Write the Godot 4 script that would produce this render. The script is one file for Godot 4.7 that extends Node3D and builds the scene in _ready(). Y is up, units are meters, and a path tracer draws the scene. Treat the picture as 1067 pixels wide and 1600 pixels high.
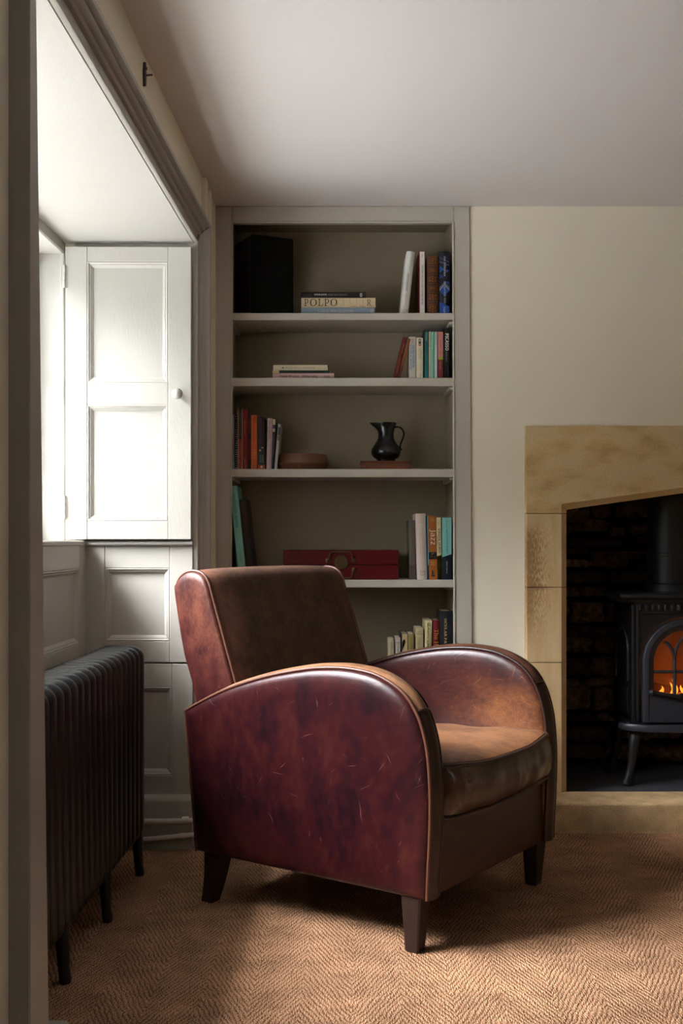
extends Node3D
# A cottage corner: club chair, window bay, alcove bookcase and stone fireplace. Units are metres, y up.

const BACK := -3.84        # face of the chimney wall
const CEIL := 2.102
const SPINE := -3.862      # plane in which most book spines stand
var taken := {}
var bay: Transform3D       # the window wall's own axes: x along the wall away from the camera's end, y up, z into the room
var M := {}


class MB:
	# Collects triangles, counter-clockwise seen from outside; each closed shape turns itself right side out.
	var v := PackedVector3Array()
	var uv := PackedVector2Array()
	var xf := Transform3D.IDENTITY

	func tri(a: Vector3, b: Vector3, c: Vector3, ua := Vector2.ZERO, ub := Vector2.ZERO, uc := Vector2.ZERO) -> void:
		v.append(a); v.append(b); v.append(c)
		uv.append(ua); uv.append(ub); uv.append(uc)

	func quad(a: Vector3, b: Vector3, c: Vector3, d: Vector3) -> void:
		tri(a, b, c); tri(a, c, d)

	func close(start: int) -> void:
		var vol := 0.0
		var o := v[start]
		for i in range(start, v.size(), 3):
			vol += (v[i] - o).dot((v[i + 1] - o).cross(v[i + 2] - o))
		if vol < 0.0:
			for i in range(start, v.size(), 3):
				var t := v[i + 1]; v[i + 1] = v[i + 2]; v[i + 2] = t
				var w := uv[i + 1]; uv[i + 1] = uv[i + 2]; uv[i + 2] = w
		if xf != Transform3D.IDENTITY:
			for i in range(start, v.size()):
				v[i] = xf * v[i]

	func box(a: Vector3, b: Vector3, bev := 0.0015) -> MB:
		# a chamfered box between two corners
		var s := v.size()
		var lo := Vector3(minf(a.x, b.x), minf(a.y, b.y), minf(a.z, b.z))
		var hi := Vector3(maxf(a.x, b.x), maxf(a.y, b.y), maxf(a.z, b.z))
		var c := (lo + hi) / 2.0
		var h := (hi - lo) / 2.0
		bev = minf(bev, minf(h.x, minf(h.y, h.z)) * 0.6)
		return chamfered(func(p: Vector3) -> Vector3: return c + p * h, Vector3(bev / h.x, bev / h.y, bev / h.z), s)

	func hexa(p: Array, bev := 0.0) -> MB:
		# p: corners (x,y,z) = 000 100 110 010 001 101 111 011 of a bent box
		var size := Vector3(p[0].distance_to(p[1]), p[0].distance_to(p[3]), p[0].distance_to(p[4]))
		var at := func(q: Vector3) -> Vector3:
			var u := (q.x + 1) / 2; var w := (q.y + 1) / 2; var t := (q.z + 1) / 2
			var lo: Vector3 = p[0].lerp(p[1], u).lerp(p[3].lerp(p[2], u), w)
			var hi: Vector3 = p[4].lerp(p[5], u).lerp(p[7].lerp(p[6], u), w)
			return lo.lerp(hi, t)
		bev = maxf(bev, 0.0003)
		return chamfered(at, Vector3(minf(2 * bev / size.x, 0.6), minf(2 * bev / size.y, 0.6), minf(2 * bev / size.z, 0.6)), v.size())

	func chamfered(at: Callable, k: Vector3, s: int) -> MB:
		var q := {}
		for i in 8:
			var g := Vector3(1 if i & 1 else -1, 1 if i & 2 else -1, 1 if i & 4 else -1)
			for ax in 3:
				var p := g * (Vector3.ONE - k)
				p[ax] = g[ax]
				q[i * 3 + ax] = at.call(p)
		for ax in 3:
			var b1 := 1 << ((ax + 1) % 3)
			var b2 := 1 << ((ax + 2) % 3)
			for side in 2:
				var b0 := (1 << ax) if side else 0
				var f := [b0, b0 | b1, b0 | b1 | b2, b0 | b2]
				if not side:
					f.reverse()
				quad(q[f[0] * 3 + ax], q[f[1] * 3 + ax], q[f[2] * 3 + ax], q[f[3] * 3 + ax])
			var n1 := (ax + 1) % 3
			var n2 := (ax + 2) % 3
			for e in 4:
				var lo := (b1 if e & 1 else 0) | (b2 if e & 2 else 0)
				var hi := lo | (1 << ax)
				var turn := (e & 1) != (e >> 1 & 1)
				var c := [lo * 3 + n1, lo * 3 + n2, hi * 3 + n2, hi * 3 + n1]
				if turn:
					c.reverse()
				quad(q[c[0]], q[c[1]], q[c[2]], q[c[3]])
		for i in 8:
			var odd := (i & 1) + (i >> 1 & 1) + (i >> 2 & 1)
			if odd % 2:
				tri(q[i * 3], q[i * 3 + 1], q[i * 3 + 2])
			else:
				tri(q[i * 3], q[i * 3 + 2], q[i * 3 + 1])
		close(s)
		return self

	func loft(rings: Array, caps := true, loop := false) -> MB:
		# skins a row of closed rings with equally many points; caps fan to the ring's middle
		var s := v.size()
		var n: int = rings[0].size()
		var m := rings.size()
		for j in (m if loop else m - 1):
			var r0: Array = rings[j]
			var r1: Array = rings[(j + 1) % m]
			for i in n:
				var k := (i + 1) % n
				var u0 := float(i) / n; var u1 := float(i + 1) / n
				var w0 := float(j) / (m - 1); var w1 := float(j + 1) / (m - 1)
				tri(r0[i], r0[k], r1[k], Vector2(u0, w0), Vector2(u1, w0), Vector2(u1, w1))
				tri(r0[i], r1[k], r1[i], Vector2(u0, w0), Vector2(u1, w1), Vector2(u0, w1))
		if caps and not loop:
			for e in 2:
				var r: Array = rings[0] if e == 0 else rings[m - 1]
				var mid := Vector3.ZERO
				for p in r:
					mid += p
				mid /= n
				for i in n:
					if e == 0:
						tri(r[(i + 1) % n], r[i], mid, Vector2(0, 0), Vector2(1, 0), Vector2(0.5, 0))
					else:
						tri(r[i], r[(i + 1) % n], mid, Vector2(0, 1), Vector2(1, 1), Vector2(0.5, 1))
		close(s)
		return self

	func lathe(prof: Array, segs := 40, center := Vector3.ZERO, axis := 1) -> MB:
		# prof: (radius, height) pairs from the bottom centre to the top centre
		var rings := []
		for p in prof:
			var r := []
			for i in segs:
				var a := TAU * i / segs
				var q := Vector3(cos(a) * maxf(p.x, 0.00002), p.y, -sin(a) * maxf(p.x, 0.00002))
				if axis == 2:
					q = Vector3(q.x, -q.z, p.y)
				elif axis == 0:
					q = Vector3(p.y, q.x, q.z)
				r.append(center + q)
			rings.append(r)
		return loft(rings)

	func tube(path: Array, r, segs := 8, loop := false, squash := Vector2.ONE, up0 := Vector3.ZERO) -> MB:
		# r is one radius or a radius for each point; squash scales across and along the carried normal
		var n := path.size()
		var rings := []
		var up := up0
		for i in n:
			var t: Vector3
			if loop:
				t = path[(i + 1) % n] - path[(i + n - 1) % n]
			else:
				t = path[mini(i + 1, n - 1)] - path[maxi(i - 1, 0)]
			t = t.normalized()
			if up == Vector3.ZERO:
				up = Vector3.UP if absf(t.y) < 0.9 else Vector3.RIGHT
			up = (up - t * up.dot(t)).normalized()
			var sd := t.cross(up)
			var ring := []
			var rr: float = r[i] if r is Array else r
			for k in segs:
				var a := TAU * k / segs
				ring.append(path[i] + sd * cos(a) * rr * squash.x + up * sin(a) * rr * squash.y)
			rings.append(ring)
		return loft(rings, not loop, loop)

	func prism(poly: Array, w0: float, w1: float, axis := 2, bev := 0.0) -> MB:
		# a polygon pushed along an axis: axis 2 takes (x,y), 1 takes (x,z), 0 takes (z,y)
		var s := v.size()
		var put := func(p: Vector2, w: float) -> Vector3:
			return Vector3(p.x, p.y, w) if axis == 2 else Vector3(p.x, w, p.y) if axis == 1 else Vector3(w, p.y, p.x)
		var pv := PackedVector2Array(poly)
		var idx := Geometry2D.triangulate_polygon(pv)
		var inner := pv
		var d := 0.0
		if bev > 0.0:
			var off := Geometry2D.offset_polygon(pv, -bev, Geometry2D.JOIN_MITER)
			if off.size() == 1 and off[0].size() == pv.size():
				var o: PackedVector2Array = off[0]
				var best := 0
				for k in o.size():
					if o[k].distance_to(pv[0]) < o[best].distance_to(pv[0]):
						best = k
				inner = PackedVector2Array()
				var back := Geometry2D.is_polygon_clockwise(o) != Geometry2D.is_polygon_clockwise(pv)
				for k in o.size():
					inner.append(o[(best + (o.size() - k if back else k)) % o.size()])
				d = bev
		var n := pv.size()
		var dir := signf(w1 - w0)
		for i in range(0, idx.size(), 3):
			tri(put.call(inner[idx[i]], w1), put.call(inner[idx[i + 1]], w1), put.call(inner[idx[i + 2]], w1))
			tri(put.call(inner[idx[i]], w0), put.call(inner[idx[i + 2]], w0), put.call(inner[idx[i + 1]], w0))
		var ccw := not Geometry2D.is_polygon_clockwise(pv)
		var tri_ccw := true
		if idx.size() >= 3:
			tri_ccw = (inner[idx[1]] - inner[idx[0]]).cross(inner[idx[2]] - inner[idx[0]]) > 0.0
		for i in n:
			var k := (i + 1) % n
			var lv := [[pv, w0 + dir * d], [pv, w1 - dir * d]]
			if d > 0.0:
				lv = [[inner, w0], [pv, w0 + dir * d], [pv, w1 - dir * d], [inner, w1]]
			for l in lv.size() - 1:
				var a: Vector3 = put.call(lv[l][0][i], lv[l][1])
				var b: Vector3 = put.call(lv[l][0][k], lv[l][1])
				var c: Vector3 = put.call(lv[l + 1][0][k], lv[l + 1][1])
				var e: Vector3 = put.call(lv[l + 1][0][i], lv[l + 1][1])
				if ccw == tri_ccw:
					quad(a, b, c, e)
				else:
					quad(a, e, c, b)
		close(s)
		return self

	func blob(n: int, f: Callable) -> MB:
		# a subdivided cube whose surface points f moves into place
		var s := v.size()
		for ax in 3:
			for side in [-1.0, 1.0]:
				for i in n:
					for j in n:
						var q := []
						for c in [[i, j], [i + 1, j], [i + 1, j + 1], [i, j + 1]]:
							var p := Vector3.ZERO
							p[ax] = side
							p[(ax + 1) % 3] = (2.0 * c[0] / n - 1.0) * side
							p[(ax + 2) % 3] = 2.0 * c[1] / n - 1.0
							q.append(f.call(p))
						quad(q[0], q[1], q[2], q[3])
		close(s)
		return self

	func map_uv(f: Callable, start := 0) -> MB:
		for i in range(start, v.size()):
			uv[i] = f.call(v[i])
		return self

	func mesh(sharp := 0.75) -> ArrayMesh:
		var n := v.size() / 3
		var fn := PackedVector3Array()
		fn.resize(n)
		var near := {}
		var keys := []
		keys.resize(v.size())
		for t in n:
			fn[t] = (v[t * 3 + 1] - v[t * 3]).cross(v[t * 3 + 2] - v[t * 3])
			for k in 3:
				var key := Vector3i((v[t * 3 + k] * 30000.0).round())
				keys[t * 3 + k] = key
				if not near.has(key):
					near[key] = []
				near[key].append(t)
		var nv := PackedVector3Array()
		var nn := PackedVector3Array()
		var nu := PackedVector2Array()
		for t in n:
			var u := fn[t].normalized()
			if u == Vector3.ZERO:
				continue
			for k in [0, 2, 1]:
				var sum := Vector3.ZERO
				for o in near[keys[t * 3 + k]]:
					if fn[o].normalized().dot(u) > sharp:
						sum += fn[o]
				nv.append(v[t * 3 + k])
				nn.append(sum.normalized() if sum != Vector3.ZERO else u)
				nu.append(uv[t * 3 + k])
		var a := []
		a.resize(Mesh.ARRAY_MAX)
		a[Mesh.ARRAY_VERTEX] = nv
		a[Mesh.ARRAY_NORMAL] = nn
		a[Mesh.ARRAY_TEX_UV] = nu
		var am := ArrayMesh.new()
		am.add_surface_from_arrays(Mesh.PRIMITIVE_TRIANGLES, a)
		return am


func numbered(called: String) -> String:
	var k: int = taken.get(called, 0)
	taken[called] = k + 1
	return called if k == 0 else "%s_%03d" % [called, k]

func thing(called: String, label: String, category: String, at := Vector3.ZERO, group := "") -> Node3D:
	var o := Node3D.new()
	o.name = numbered(called)
	o.position = at
	o.set_meta("label", label)
	o.set_meta("category", category)
	if group:
		o.set_meta("group", group)
	add_child(o, true)
	return o

func part(parent: Node3D, called: String, mb: MB, m: Material, sharp := 0.75) -> MeshInstance3D:
	var o := MeshInstance3D.new()
	o.name = called
	o.mesh = mb.mesh(sharp)
	o.material_override = m
	parent.add_child(o, true)
	return o

func struct(called: String, label: String, mb: MB, m: Material, sharp := 0.75) -> MeshInstance3D:
	var o := part(self, called, mb, m, sharp)
	o.set_meta("kind", "structure")
	o.set_meta("label", label)
	return o

func shell(called: String, label: String) -> Node3D:
	var o := Node3D.new()
	o.name = called
	o.set_meta("kind", "structure")
	o.set_meta("label", label)
	add_child(o, true)
	return o

func lettering(parent: Node3D, text: String, m: Material, at: Vector3, length: float, height: float, down := true, serif := false, bold := false, called := "lettering") -> void:
	# printed words: at is the middle of the line; down turns the line to read from top to bottom
	var tm := TextMesh.new()
	var f := SystemFont.new()
	f.font_names = PackedStringArray(["Droid Serif" if serif else "Droid Sans"])
	f.font_weight = 700 if bold else 400
	tm.font = f
	tm.font_size = 48
	tm.pixel_size = 0.001
	tm.depth = 0.01
	tm.curve_step = 4.0
	tm.text = text
	var bb := tm.get_aabb()
	var sx := length / maxf(bb.size.x, 0.001)
	var sy := height / maxf(bb.size.y, 0.001)
	var o := MeshInstance3D.new()
	o.name = called
	o.mesh = tm
	o.material_override = m
	var b := Basis.from_scale(Vector3(sx, sy, 0.02))
	if down:
		b = Basis(Vector3(0, 0, 1), -PI / 2) * b
	o.transform = Transform3D(b, at) * Transform3D(Basis.IDENTITY, -bb.get_center())
	parent.add_child(o, true)

func smooth_path(pts: Array, steps: int) -> Array:
	# Catmull-Rom through the points
	var out := []
	for i in pts.size() - 1:
		var p0 = pts[maxi(i - 1, 0)]
		var p3 = pts[mini(i + 2, pts.size() - 1)]
		for k in steps:
			out.append(pts[i].cubic_interpolate(pts[i + 1], p0, p3, float(k) / steps))
	out.append(pts[-1])
	return out


# ---------------------------------------------------------------- materials

func noise_bytes(size: int, freq: float, oct: int, sd: int, type := FastNoiseLite.TYPE_SIMPLEX_SMOOTH) -> PackedByteArray:
	var n := FastNoiseLite.new()
	n.noise_type = type
	n.seed = sd
	n.frequency = freq
	n.fractal_octaves = oct
	return n.get_seamless_image(size, size).get_data()

func tex(size: int, bytes: PackedByteArray, w := 0) -> ImageTexture:
	return ImageTexture.create_from_image(Image.create_from_data(w if w else size, size, false, Image.FORMAT_RGB8, bytes))

func grey(size: int, bytes: PackedByteArray) -> ImageTexture:
	return ImageTexture.create_from_image(Image.create_from_data(size, size, false, Image.FORMAT_L8, bytes))

func mat(called: String, c: Color, rough := 0.6, spec := 0.5) -> StandardMaterial3D:
	var m := StandardMaterial3D.new()
	m.resource_name = called
	m.albedo_color = c
	m.roughness = rough
	m.metallic_specular = spec
	M[called] = m
	return m

func c8(r: int, g: int, b: int) -> Color:
	return Color(r / 255.0, g / 255.0, b / 255.0)

func relief(m: StandardMaterial3D, t: Texture2D, cm: float, scale := 0.0, stretch := Vector3.ONE) -> void:
	m.heightmap_enabled = true
	m.heightmap_texture = t
	m.heightmap_scale = cm
	if scale > 0.0:
		m.uv1_triplanar = true
		m.uv1_scale = stretch * scale

func mixed(size: int, a: PackedByteArray, b: PackedByteArray, pal: Array, grain := 0.25) -> ImageTexture:
	# a colour texture: large patches a pick between palette colours, fine noise b gives grain
	var out := PackedByteArray()
	out.resize(size * size * 3)
	var top := pal.size() - 1.001
	for i in size * size:
		var t := clampf((a[i] / 255.0 - 0.5) * 1.25 + 0.5, 0.0, 1.0) * top
		var k := int(t)
		var c: Color = pal[k].lerp(pal[k + 1], t - k) * (1.0 - grain + 2.0 * grain * b[i] / 255.0)
		out[i * 3] = clampi(int(c.r * 255.0), 0, 255)
		out[i * 3 + 1] = clampi(int(c.g * 255.0), 0, 255)
		out[i * 3 + 2] = clampi(int(c.b * 255.0), 0, 255)
	return tex(size, out)

func leather(size: int, sd: int, pal: Array, worn: Color, wear: Callable, scratches: int, scratch: Color, reach := 0.07, strength := 0.5, stretch := 1.0) -> ImageTexture:
	# mottled hide, rubbed pale where wear() says so, with scratches of its own
	var a := noise_bytes(size, 5.0 / size, 4, sd)
	var b := noise_bytes(size, 28.0 / size, 4, sd + 1)
	var c := noise_bytes(size, 150.0 / size, 2, sd + 2)
	var out := PackedByteArray()
	out.resize(size * size * 3)
	for y in size:
		for x in size:
			var i := y * size + x
			var ia := int(y * stretch) * size + x
			var t := clampf((a[ia] * 0.55 + b[ia] * 0.45) / 255.0 * 1.9 - 0.45, 0.0, 0.999) * (pal.size() - 1)
			var k := int(t)
			var col: Color = pal[k].lerp(pal[k + 1], t - k)
			var w: float = wear.call(float(x) / size, float(y) / size)
			w = clampf(w + (a[ia] / 255.0 - 0.5) * 0.9 * w + (b[i] / 255.0 - 0.5) * 0.5 * w + (c[i] / 255.0 - 0.5) * 0.35 * w, 0.0, 1.0)
			col = col.lerp(worn, w) * (0.86 + 0.28 * c[i] / 255.0)
			out[i * 3] = clampi(int(col.r * 255.0), 0, 255)
			out[i * 3 + 1] = clampi(int(col.g * 255.0), 0, 255)
			out[i * 3 + 2] = clampi(int(col.b * 255.0), 0, 255)
	var rng := RandomNumberGenerator.new()
	rng.seed = sd
	for s in scratches:
		var p := Vector2(rng.randf(), rng.randf())
		var ang := rng.randf() * TAU
		var n := int(size * reach * rng.randf_range(0.15, 1.0) * (3.0 if rng.randf() < 0.08 else 1.0))
		var strong := strength * pow(rng.randf(), 1.6) + 0.05
		for k in n:
			ang += rng.randf_range(-0.06, 0.06)
			p += Vector2(cos(ang), sin(ang)) / size
			var f := strong * sin(PI * (k + 0.5) / n)
			var x := int(p.x * size)
			var y := int(p.y * size)
			if x < 0 or y < 0 or x >= size - 1 or y >= size - 1:
				break
			for q in [[0, 0, 1.0], [1, 0, 0.4]]:
				var i: int = ((y + q[1]) * size + x + q[0]) * 3
				for ch in 3:
					out[i + ch] = int(lerpf(out[i + ch], scratch[ch] * 255.0, f * q[2]))
	return tex(size, out)

func woody(size: int, sd: int, dark: Color, light: Color) -> ImageTexture:
	var n := FastNoiseLite.new()
	n.seed = sd
	n.frequency = 1.0
	n.fractal_octaves = 3
	var out := PackedByteArray()
	out.resize(size * size * 3)
	for y in size:
		for x in size:
			var u := float(x) / size
			var w := float(y) / size
			var g := n.get_noise_2d(u * 2.0, w * 34.0) * 0.6 + n.get_noise_2d(u * 9.0 + 40.0, w * 190.0) * 0.4
			var c := dark.lerp(light, clampf(g * 0.9 + 0.5, 0.0, 1.0))
			var i := (y * size + x) * 3
			out[i] = int(c.r * 255.0); out[i + 1] = int(c.g * 255.0); out[i + 2] = int(c.b * 255.0)
	return tex(size, out)

func sisal() -> void:
	# herringbone bands 105 mm wide, ribs folding at each band's edge; one tile is 8 bands by 26 ribs
	var size := 1024
	var wob := noise_bytes(size, 14.0 / size, 3, 71)
	var fib := noise_bytes(size, 170.0 / size, 3, 72)
	var big := noise_bytes(size, 4.0 / size, 3, 73)
	var col := PackedByteArray()
	col.resize(size * size * 3)
	var hgt := PackedByteArray()
	hgt.resize(size * size)
	var dark := c8(80, 53, 34)
	var mid := c8(174, 132, 100)
	var light := c8(210, 175, 144)
	for y in size:
		for x in size:
			var i := y * size + x
			var u := 8.0 * x / size
			var band := int(u)
			var f := u - band
			var fold := f if band % 2 else 1.0 - f
			var s := 26.0 * y / size + fold * 9.6 + (wob[i] / 255.0 - 0.5) * 0.8
			var r := absf(sin(PI * s))
			# the twist of the yarn along a rib
			var knot := 0.5 + 0.5 * sin(TAU * (fold * 24.0 + floorf(s) * 0.5 + (wob[i] / 255.0) * 2.0))
			var h := clampf(r * (0.4 + 0.6 * knot) + (fib[i] / 255.0 - 0.5) * 0.9 + (wob[i] / 255.0 - 0.5) * 0.3, 0.0, 1.0)
			hgt[i] = int(h * 255.0)
			var t := clampf(0.24 + h * 0.8 + (fib[i] / 255.0 - 0.5) * 1.0, 0.0, 1.0)
			var c := dark.lerp(mid, minf(t * 2.0, 1.0)).lerp(light, maxf(t * 2.0 - 1.0, 0.0)) * (0.9 + 0.2 * big[i] / 255.0)
			col[i * 3] = clampi(int(c.r * 255.0), 0, 255); col[i * 3 + 1] = clampi(int(c.g * 255.0), 0, 255); col[i * 3 + 2] = clampi(int(c.b * 255.0), 0, 255)
	var m := mat("sisal", Color(0.95, 0.92, 0.9), 0.95, 0.2)
	m.albedo_texture = tex(size, col)
	relief(m, grey(size, hgt), 0.3)

func materials() -> void:
	var soft := grey(512, noise_bytes(512, 5.0 / 512, 4, 11))
	var fine := grey(512, noise_bytes(512, 60.0 / 512, 4, 12))
	var brush := grey(512, noise_bytes(512, 16.0 / 512, 4, 13))
	var hide := grey(512, noise_bytes(512, 40.0 / 512, 3, 14, FastNoiseLite.TYPE_CELLULAR))
	relief(mat("cream_wall", c8(234, 225, 203), 0.85, 0.3), soft, 0.12, 1.3)
	relief(mat("ceiling", c8(222, 218, 214), 0.9, 0.2), soft, 0.1, 0.8)
	relief(mat("woodwork", c8(170, 167, 158), 0.42, 0.45), brush, 0.02, 3.0, Vector3(3, 0.5, 3))
	relief(mat("taupe", c8(184, 178, 164), 0.5, 0.4), brush, 0.02, 3.0, Vector3(3, 0.5, 3))
	relief(mat("shaded_alcove_plaster", c8(140, 128, 106), 0.7, 0.3), soft, 0.15, 3.0)  # plaster colour set darker to stand for the shade inside the alcove
	sisal()
	relief(mat("iron", c8(22, 23, 24), 0.45, 0.5), fine, 0.02, 4.0)
	relief(mat("radiator_paint", c8(16, 18, 21), 0.36, 0.45), fine, 0.02, 4.0)
	relief(mat("enamel", c8(40, 42, 49), 0.45, 0.5), fine, 0.02, 4.0)
	mat("chrome", c8(150, 150, 150), 0.3).metallic = 0.9
	mat("latch_iron", c8(84, 82, 80), 0.4).metallic = 0.6
	mat("pipe_paint", c8(214, 206, 200), 0.4)
	var sa := noise_bytes(512, 4.0 / 512, 4, 21)
	var sb := noise_bytes(512, 90.0 / 512, 3, 22)
	var stone := mat("limestone", Color.WHITE, 0.9, 0.2)
	stone.albedo_texture = mixed(512, sa, sb, [c8(192, 160, 112), c8(206, 176, 128), c8(213, 186, 140), c8(208, 182, 144)], 0.08)
	relief(stone, fine, 0.08, 1.3, Vector3(1, 2, 1))
	# the left jamb is stained brown down its outer edge
	var sx_ := noise_bytes(512, 36.0 / 512, 5, 23)
	var st := PackedByteArray()
	st.resize(512 * 512 * 3)
	for y in 512:
		for x in 512:
			var i := y * 512 + x
			var u := 1.0 - x / 512.0
			var w := y / 512.0
			var c: Color = c8(196, 164, 118).lerp(c8(208, 182, 142), sa[i] / 255.0) * (0.93 + 0.14 * sb[i] / 255.0)
			var k := smoothstep(0.5, 0.0, u + (sx_[i] / 255.0 - 0.5) * 1.0) * smoothstep(0.02, 0.12, w) * smoothstep(0.52, 0.25, w) + 0.5 * smoothstep(0.018, 0.004, absf(w - 0.272) + (sx_[i] / 255.0 - 0.5) * 0.02) * smoothstep(0.6, 0.2, u)
			c = c.lerp(c8(118, 82, 48), clampf(k * 0.75, 0.0, 0.6))
			st[i * 3] = clampi(int(c.r * 255.0), 0, 255); st[i * 3 + 1] = clampi(int(c.g * 255.0), 0, 255); st[i * 3 + 2] = clampi(int(c.b * 255.0), 0, 255)
	var stained := mat("stained_stone", Color.WHITE, 0.9, 0.2)
	stained.albedo_texture = tex(512, st)
	var hearth := mat("hearth_stone", Color.WHITE, 0.95, 0.2)
	hearth.albedo_texture = mixed(512, sb, sa, [c8(176, 144, 104), c8(206, 176, 134), c8(214, 190, 150)], 0.1)
	relief(hearth, fine, 0.25, 2.5)
	for k in 3:
		var rub := mat("rubble%d" % k, [c8(124, 106, 86), c8(92, 78, 62), c8(146, 126, 102)][k], 0.95, 0.2)
		rub.albedo_texture = mixed(256, noise_bytes(256, 8.0 / 256, 4, 30 + k), noise_bytes(256, 80.0 / 256, 2, 40 + k), [c8(110, 104, 96), c8(200, 190, 180), c8(255, 245, 230)], 0.2) if k == 0 else M.rubble0.albedo_texture
		relief(rub, fine, 0.4, 3.0)
	mat("mortar", c8(26, 22, 18), 1.0, 0.1)
	mat("slate", c8(64, 64, 68), 0.6)
	# leathers
	var ox := [c8(24, 8, 12), c8(34, 9, 14), c8(42, 12, 14), c8(48, 18, 16)]
	var side_wear_haze := func(u: float, w: float) -> float:
		return 0.45 * smoothstep(0.82, 1.0, u) * smoothstep(0.1, 0.8, w) * 0.6 + 0.25 * smoothstep(0.16, 0.0, w)  # front edge: tan scuffs plus a pale highlight haze painted in
	var side := mat("oxblood", Color.WHITE, 0.3, 0.38)
	side.albedo_texture = leather(1024, 101, ox, c8(118, 66, 50), side_wear_haze, 120, c8(190, 150, 144), 0.07, 0.55, 0.4)
	var back_side := mat("oxblood_rubbed", Color.WHITE, 0.32, 0.38)
	back_side.albedo_texture = leather(512, 111, [c8(28, 8, 12), c8(40, 12, 15), c8(50, 18, 17)], c8(104, 64, 46), func(u: float, w: float) -> float: return 0.08 + 0.72 * smoothstep(0.8, 0.1, w) * (0.5 + 0.5 * smoothstep(0.1, 0.8, u)), 40, c8(190, 140, 110), 0.06, 0.4)
	var inner := mat("inner_arm", Color.WHITE, 0.33, 0.42)
	inner.albedo_texture = leather(1024, 121, [c8(36, 13, 15), c8(50, 19, 18), c8(60, 28, 21)], c8(110, 68, 38), func(u: float, w: float) -> float: return 0.8 * smoothstep(0.5, 0.85, u) * smoothstep(0.08, 0.3, w), 420, c8(200, 140, 92), 0.055, 0.6)
	var seat := mat("seat_hide", Color.WHITE, 0.5, 0.45)
	seat.albedo_texture = leather(768, 131, [c8(76, 44, 28), c8(102, 65, 38), c8(122, 82, 52)], c8(150, 104, 68), func(u: float, w: float) -> float: return 0.55 * smoothstep(0.1, 0.5, u) * smoothstep(0.0, 0.5, w), 60, c8(224, 170, 116), 0.06)
	var boxing := mat("boxing_hide", Color.WHITE, 0.26, 0.6)
	boxing.albedo_texture = leather(512, 191, [c8(38, 24, 18), c8(56, 36, 25), c8(66, 42, 29)], c8(98, 56, 26), func(u: float, w: float) -> float: return 0.3 * smoothstep(0.5, 0.1, u), 30, c8(150, 100, 66))
	var suede := mat("back_hide", Color.WHITE, 0.72, 0.35)
	suede.albedo_texture = leather(768, 141, [c8(58, 42, 32), c8(70, 51, 39), c8(82, 59, 44)], c8(106, 70, 56), func(u: float, w: float) -> float: return 0.8 * maxf(smoothstep(0.22, 0.0, u), 0.5 * smoothstep(0.86, 1.0, u)) + 0.5 * smoothstep(0.34, 0.0, w), 60, c8(150, 100, 66), 0.08)
	var band := mat("arm_band", Color.WHITE, 0.5, 0.5)
	band.albedo_texture = leather(512, 151, [c8(72, 46, 30), c8(104, 70, 46), c8(132, 92, 62)], c8(156, 116, 82), func(u: float, w: float) -> float: return 0.3, 40, c8(214, 170, 130), 0.05)
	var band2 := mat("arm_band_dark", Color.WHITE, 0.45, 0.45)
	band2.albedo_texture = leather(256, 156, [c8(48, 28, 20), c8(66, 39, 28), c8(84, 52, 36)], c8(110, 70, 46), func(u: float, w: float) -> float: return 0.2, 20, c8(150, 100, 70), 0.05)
	var dark := mat("dark_hide", Color.WHITE, 0.42, 0.5)
	dark.albedo_texture = leather(512, 161, [c8(34, 20, 15), c8(46, 27, 20), c8(56, 34, 25)], c8(84, 50, 32), func(u: float, w: float) -> float: return 0.1, 24, c8(150, 100, 66))
	var rail := mat("rail_hide", Color.WHITE, 0.42, 0.5)
	rail.albedo_texture = leather(512, 171, [c8(40, 19, 18), c8(52, 26, 23), c8(60, 34, 26)], c8(92, 55, 28), func(u: float, w: float) -> float: return 0.35 * smoothstep(0.55, 1.0, w), 24, c8(150, 100, 66))
	for m in [side, back_side, inner, seat, boxing, suede, band, band2, dark, rail]:
		m.heightmap_enabled = true
		m.heightmap_texture = hide
		m.heightmap_scale = 0.02
	mat("piping", c8(80, 46, 32), 0.4)
	mat("piping_dark", c8(40, 21, 18), 0.38)
	var leg := mat("leg_wood", Color.WHITE, 0.45)
	leg.albedo_texture = woody(256, 181, c8(26, 14, 11), c8(50, 30, 25))
	var box := mat("box_wood", Color.WHITE, 0.45)
	box.albedo_texture = woody(256, 182, c8(66, 30, 14), c8(146, 78, 36))
	var bowl := mat("bowl_wood", Color.WHITE, 0.5)
	bowl.albedo_texture = woody(256, 183, c8(84, 50, 28), c8(120, 74, 42))
	for m in [leg, box, bowl]:
		m.uv1_triplanar = true
		m.uv1_scale = Vector3(6, 6, 6)
	leg.uv1_scale = Vector3(30, 4, 30)
	mat("red_lacquer", c8(84, 12, 13), 0.4, 0.35)
	mat("brass", c8(100, 84, 54), 0.45).metallic = 0.85
	mat("pewter", c8(26, 27, 27), 0.2, 0.6).metallic = 0.35
	relief(mat("speaker_cloth", c8(17, 17, 17), 0.9, 0.2), fine, 0.05, 8.0)
	mat("speaker_box", c8(12, 12, 12), 0.6)
	mat("paper", c8(214, 202, 174), 0.9, 0.2)
	mat("wire", c8(170, 170, 172), 0.35).metallic = 0.8
	var glass := mat("pane_glass", Color(1, 1, 1, 0.04), 0.02)
	glass.transparency = BaseMaterial3D.TRANSPARENCY_ALPHA
	var sooty := mat("stove_glass", Color(0.9, 0.5, 0.2, 0.1), 0.05)
	sooty.transparency = BaseMaterial3D.TRANSPARENCY_ALPHA
	mat("firebrick", c8(150, 112, 78), 0.95, 0.1)
	mat("log_bark", c8(70, 48, 34), 0.95, 0.1)
	var fl := mat("flame", c8(255, 160, 60), 1.0, 0.0)
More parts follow.
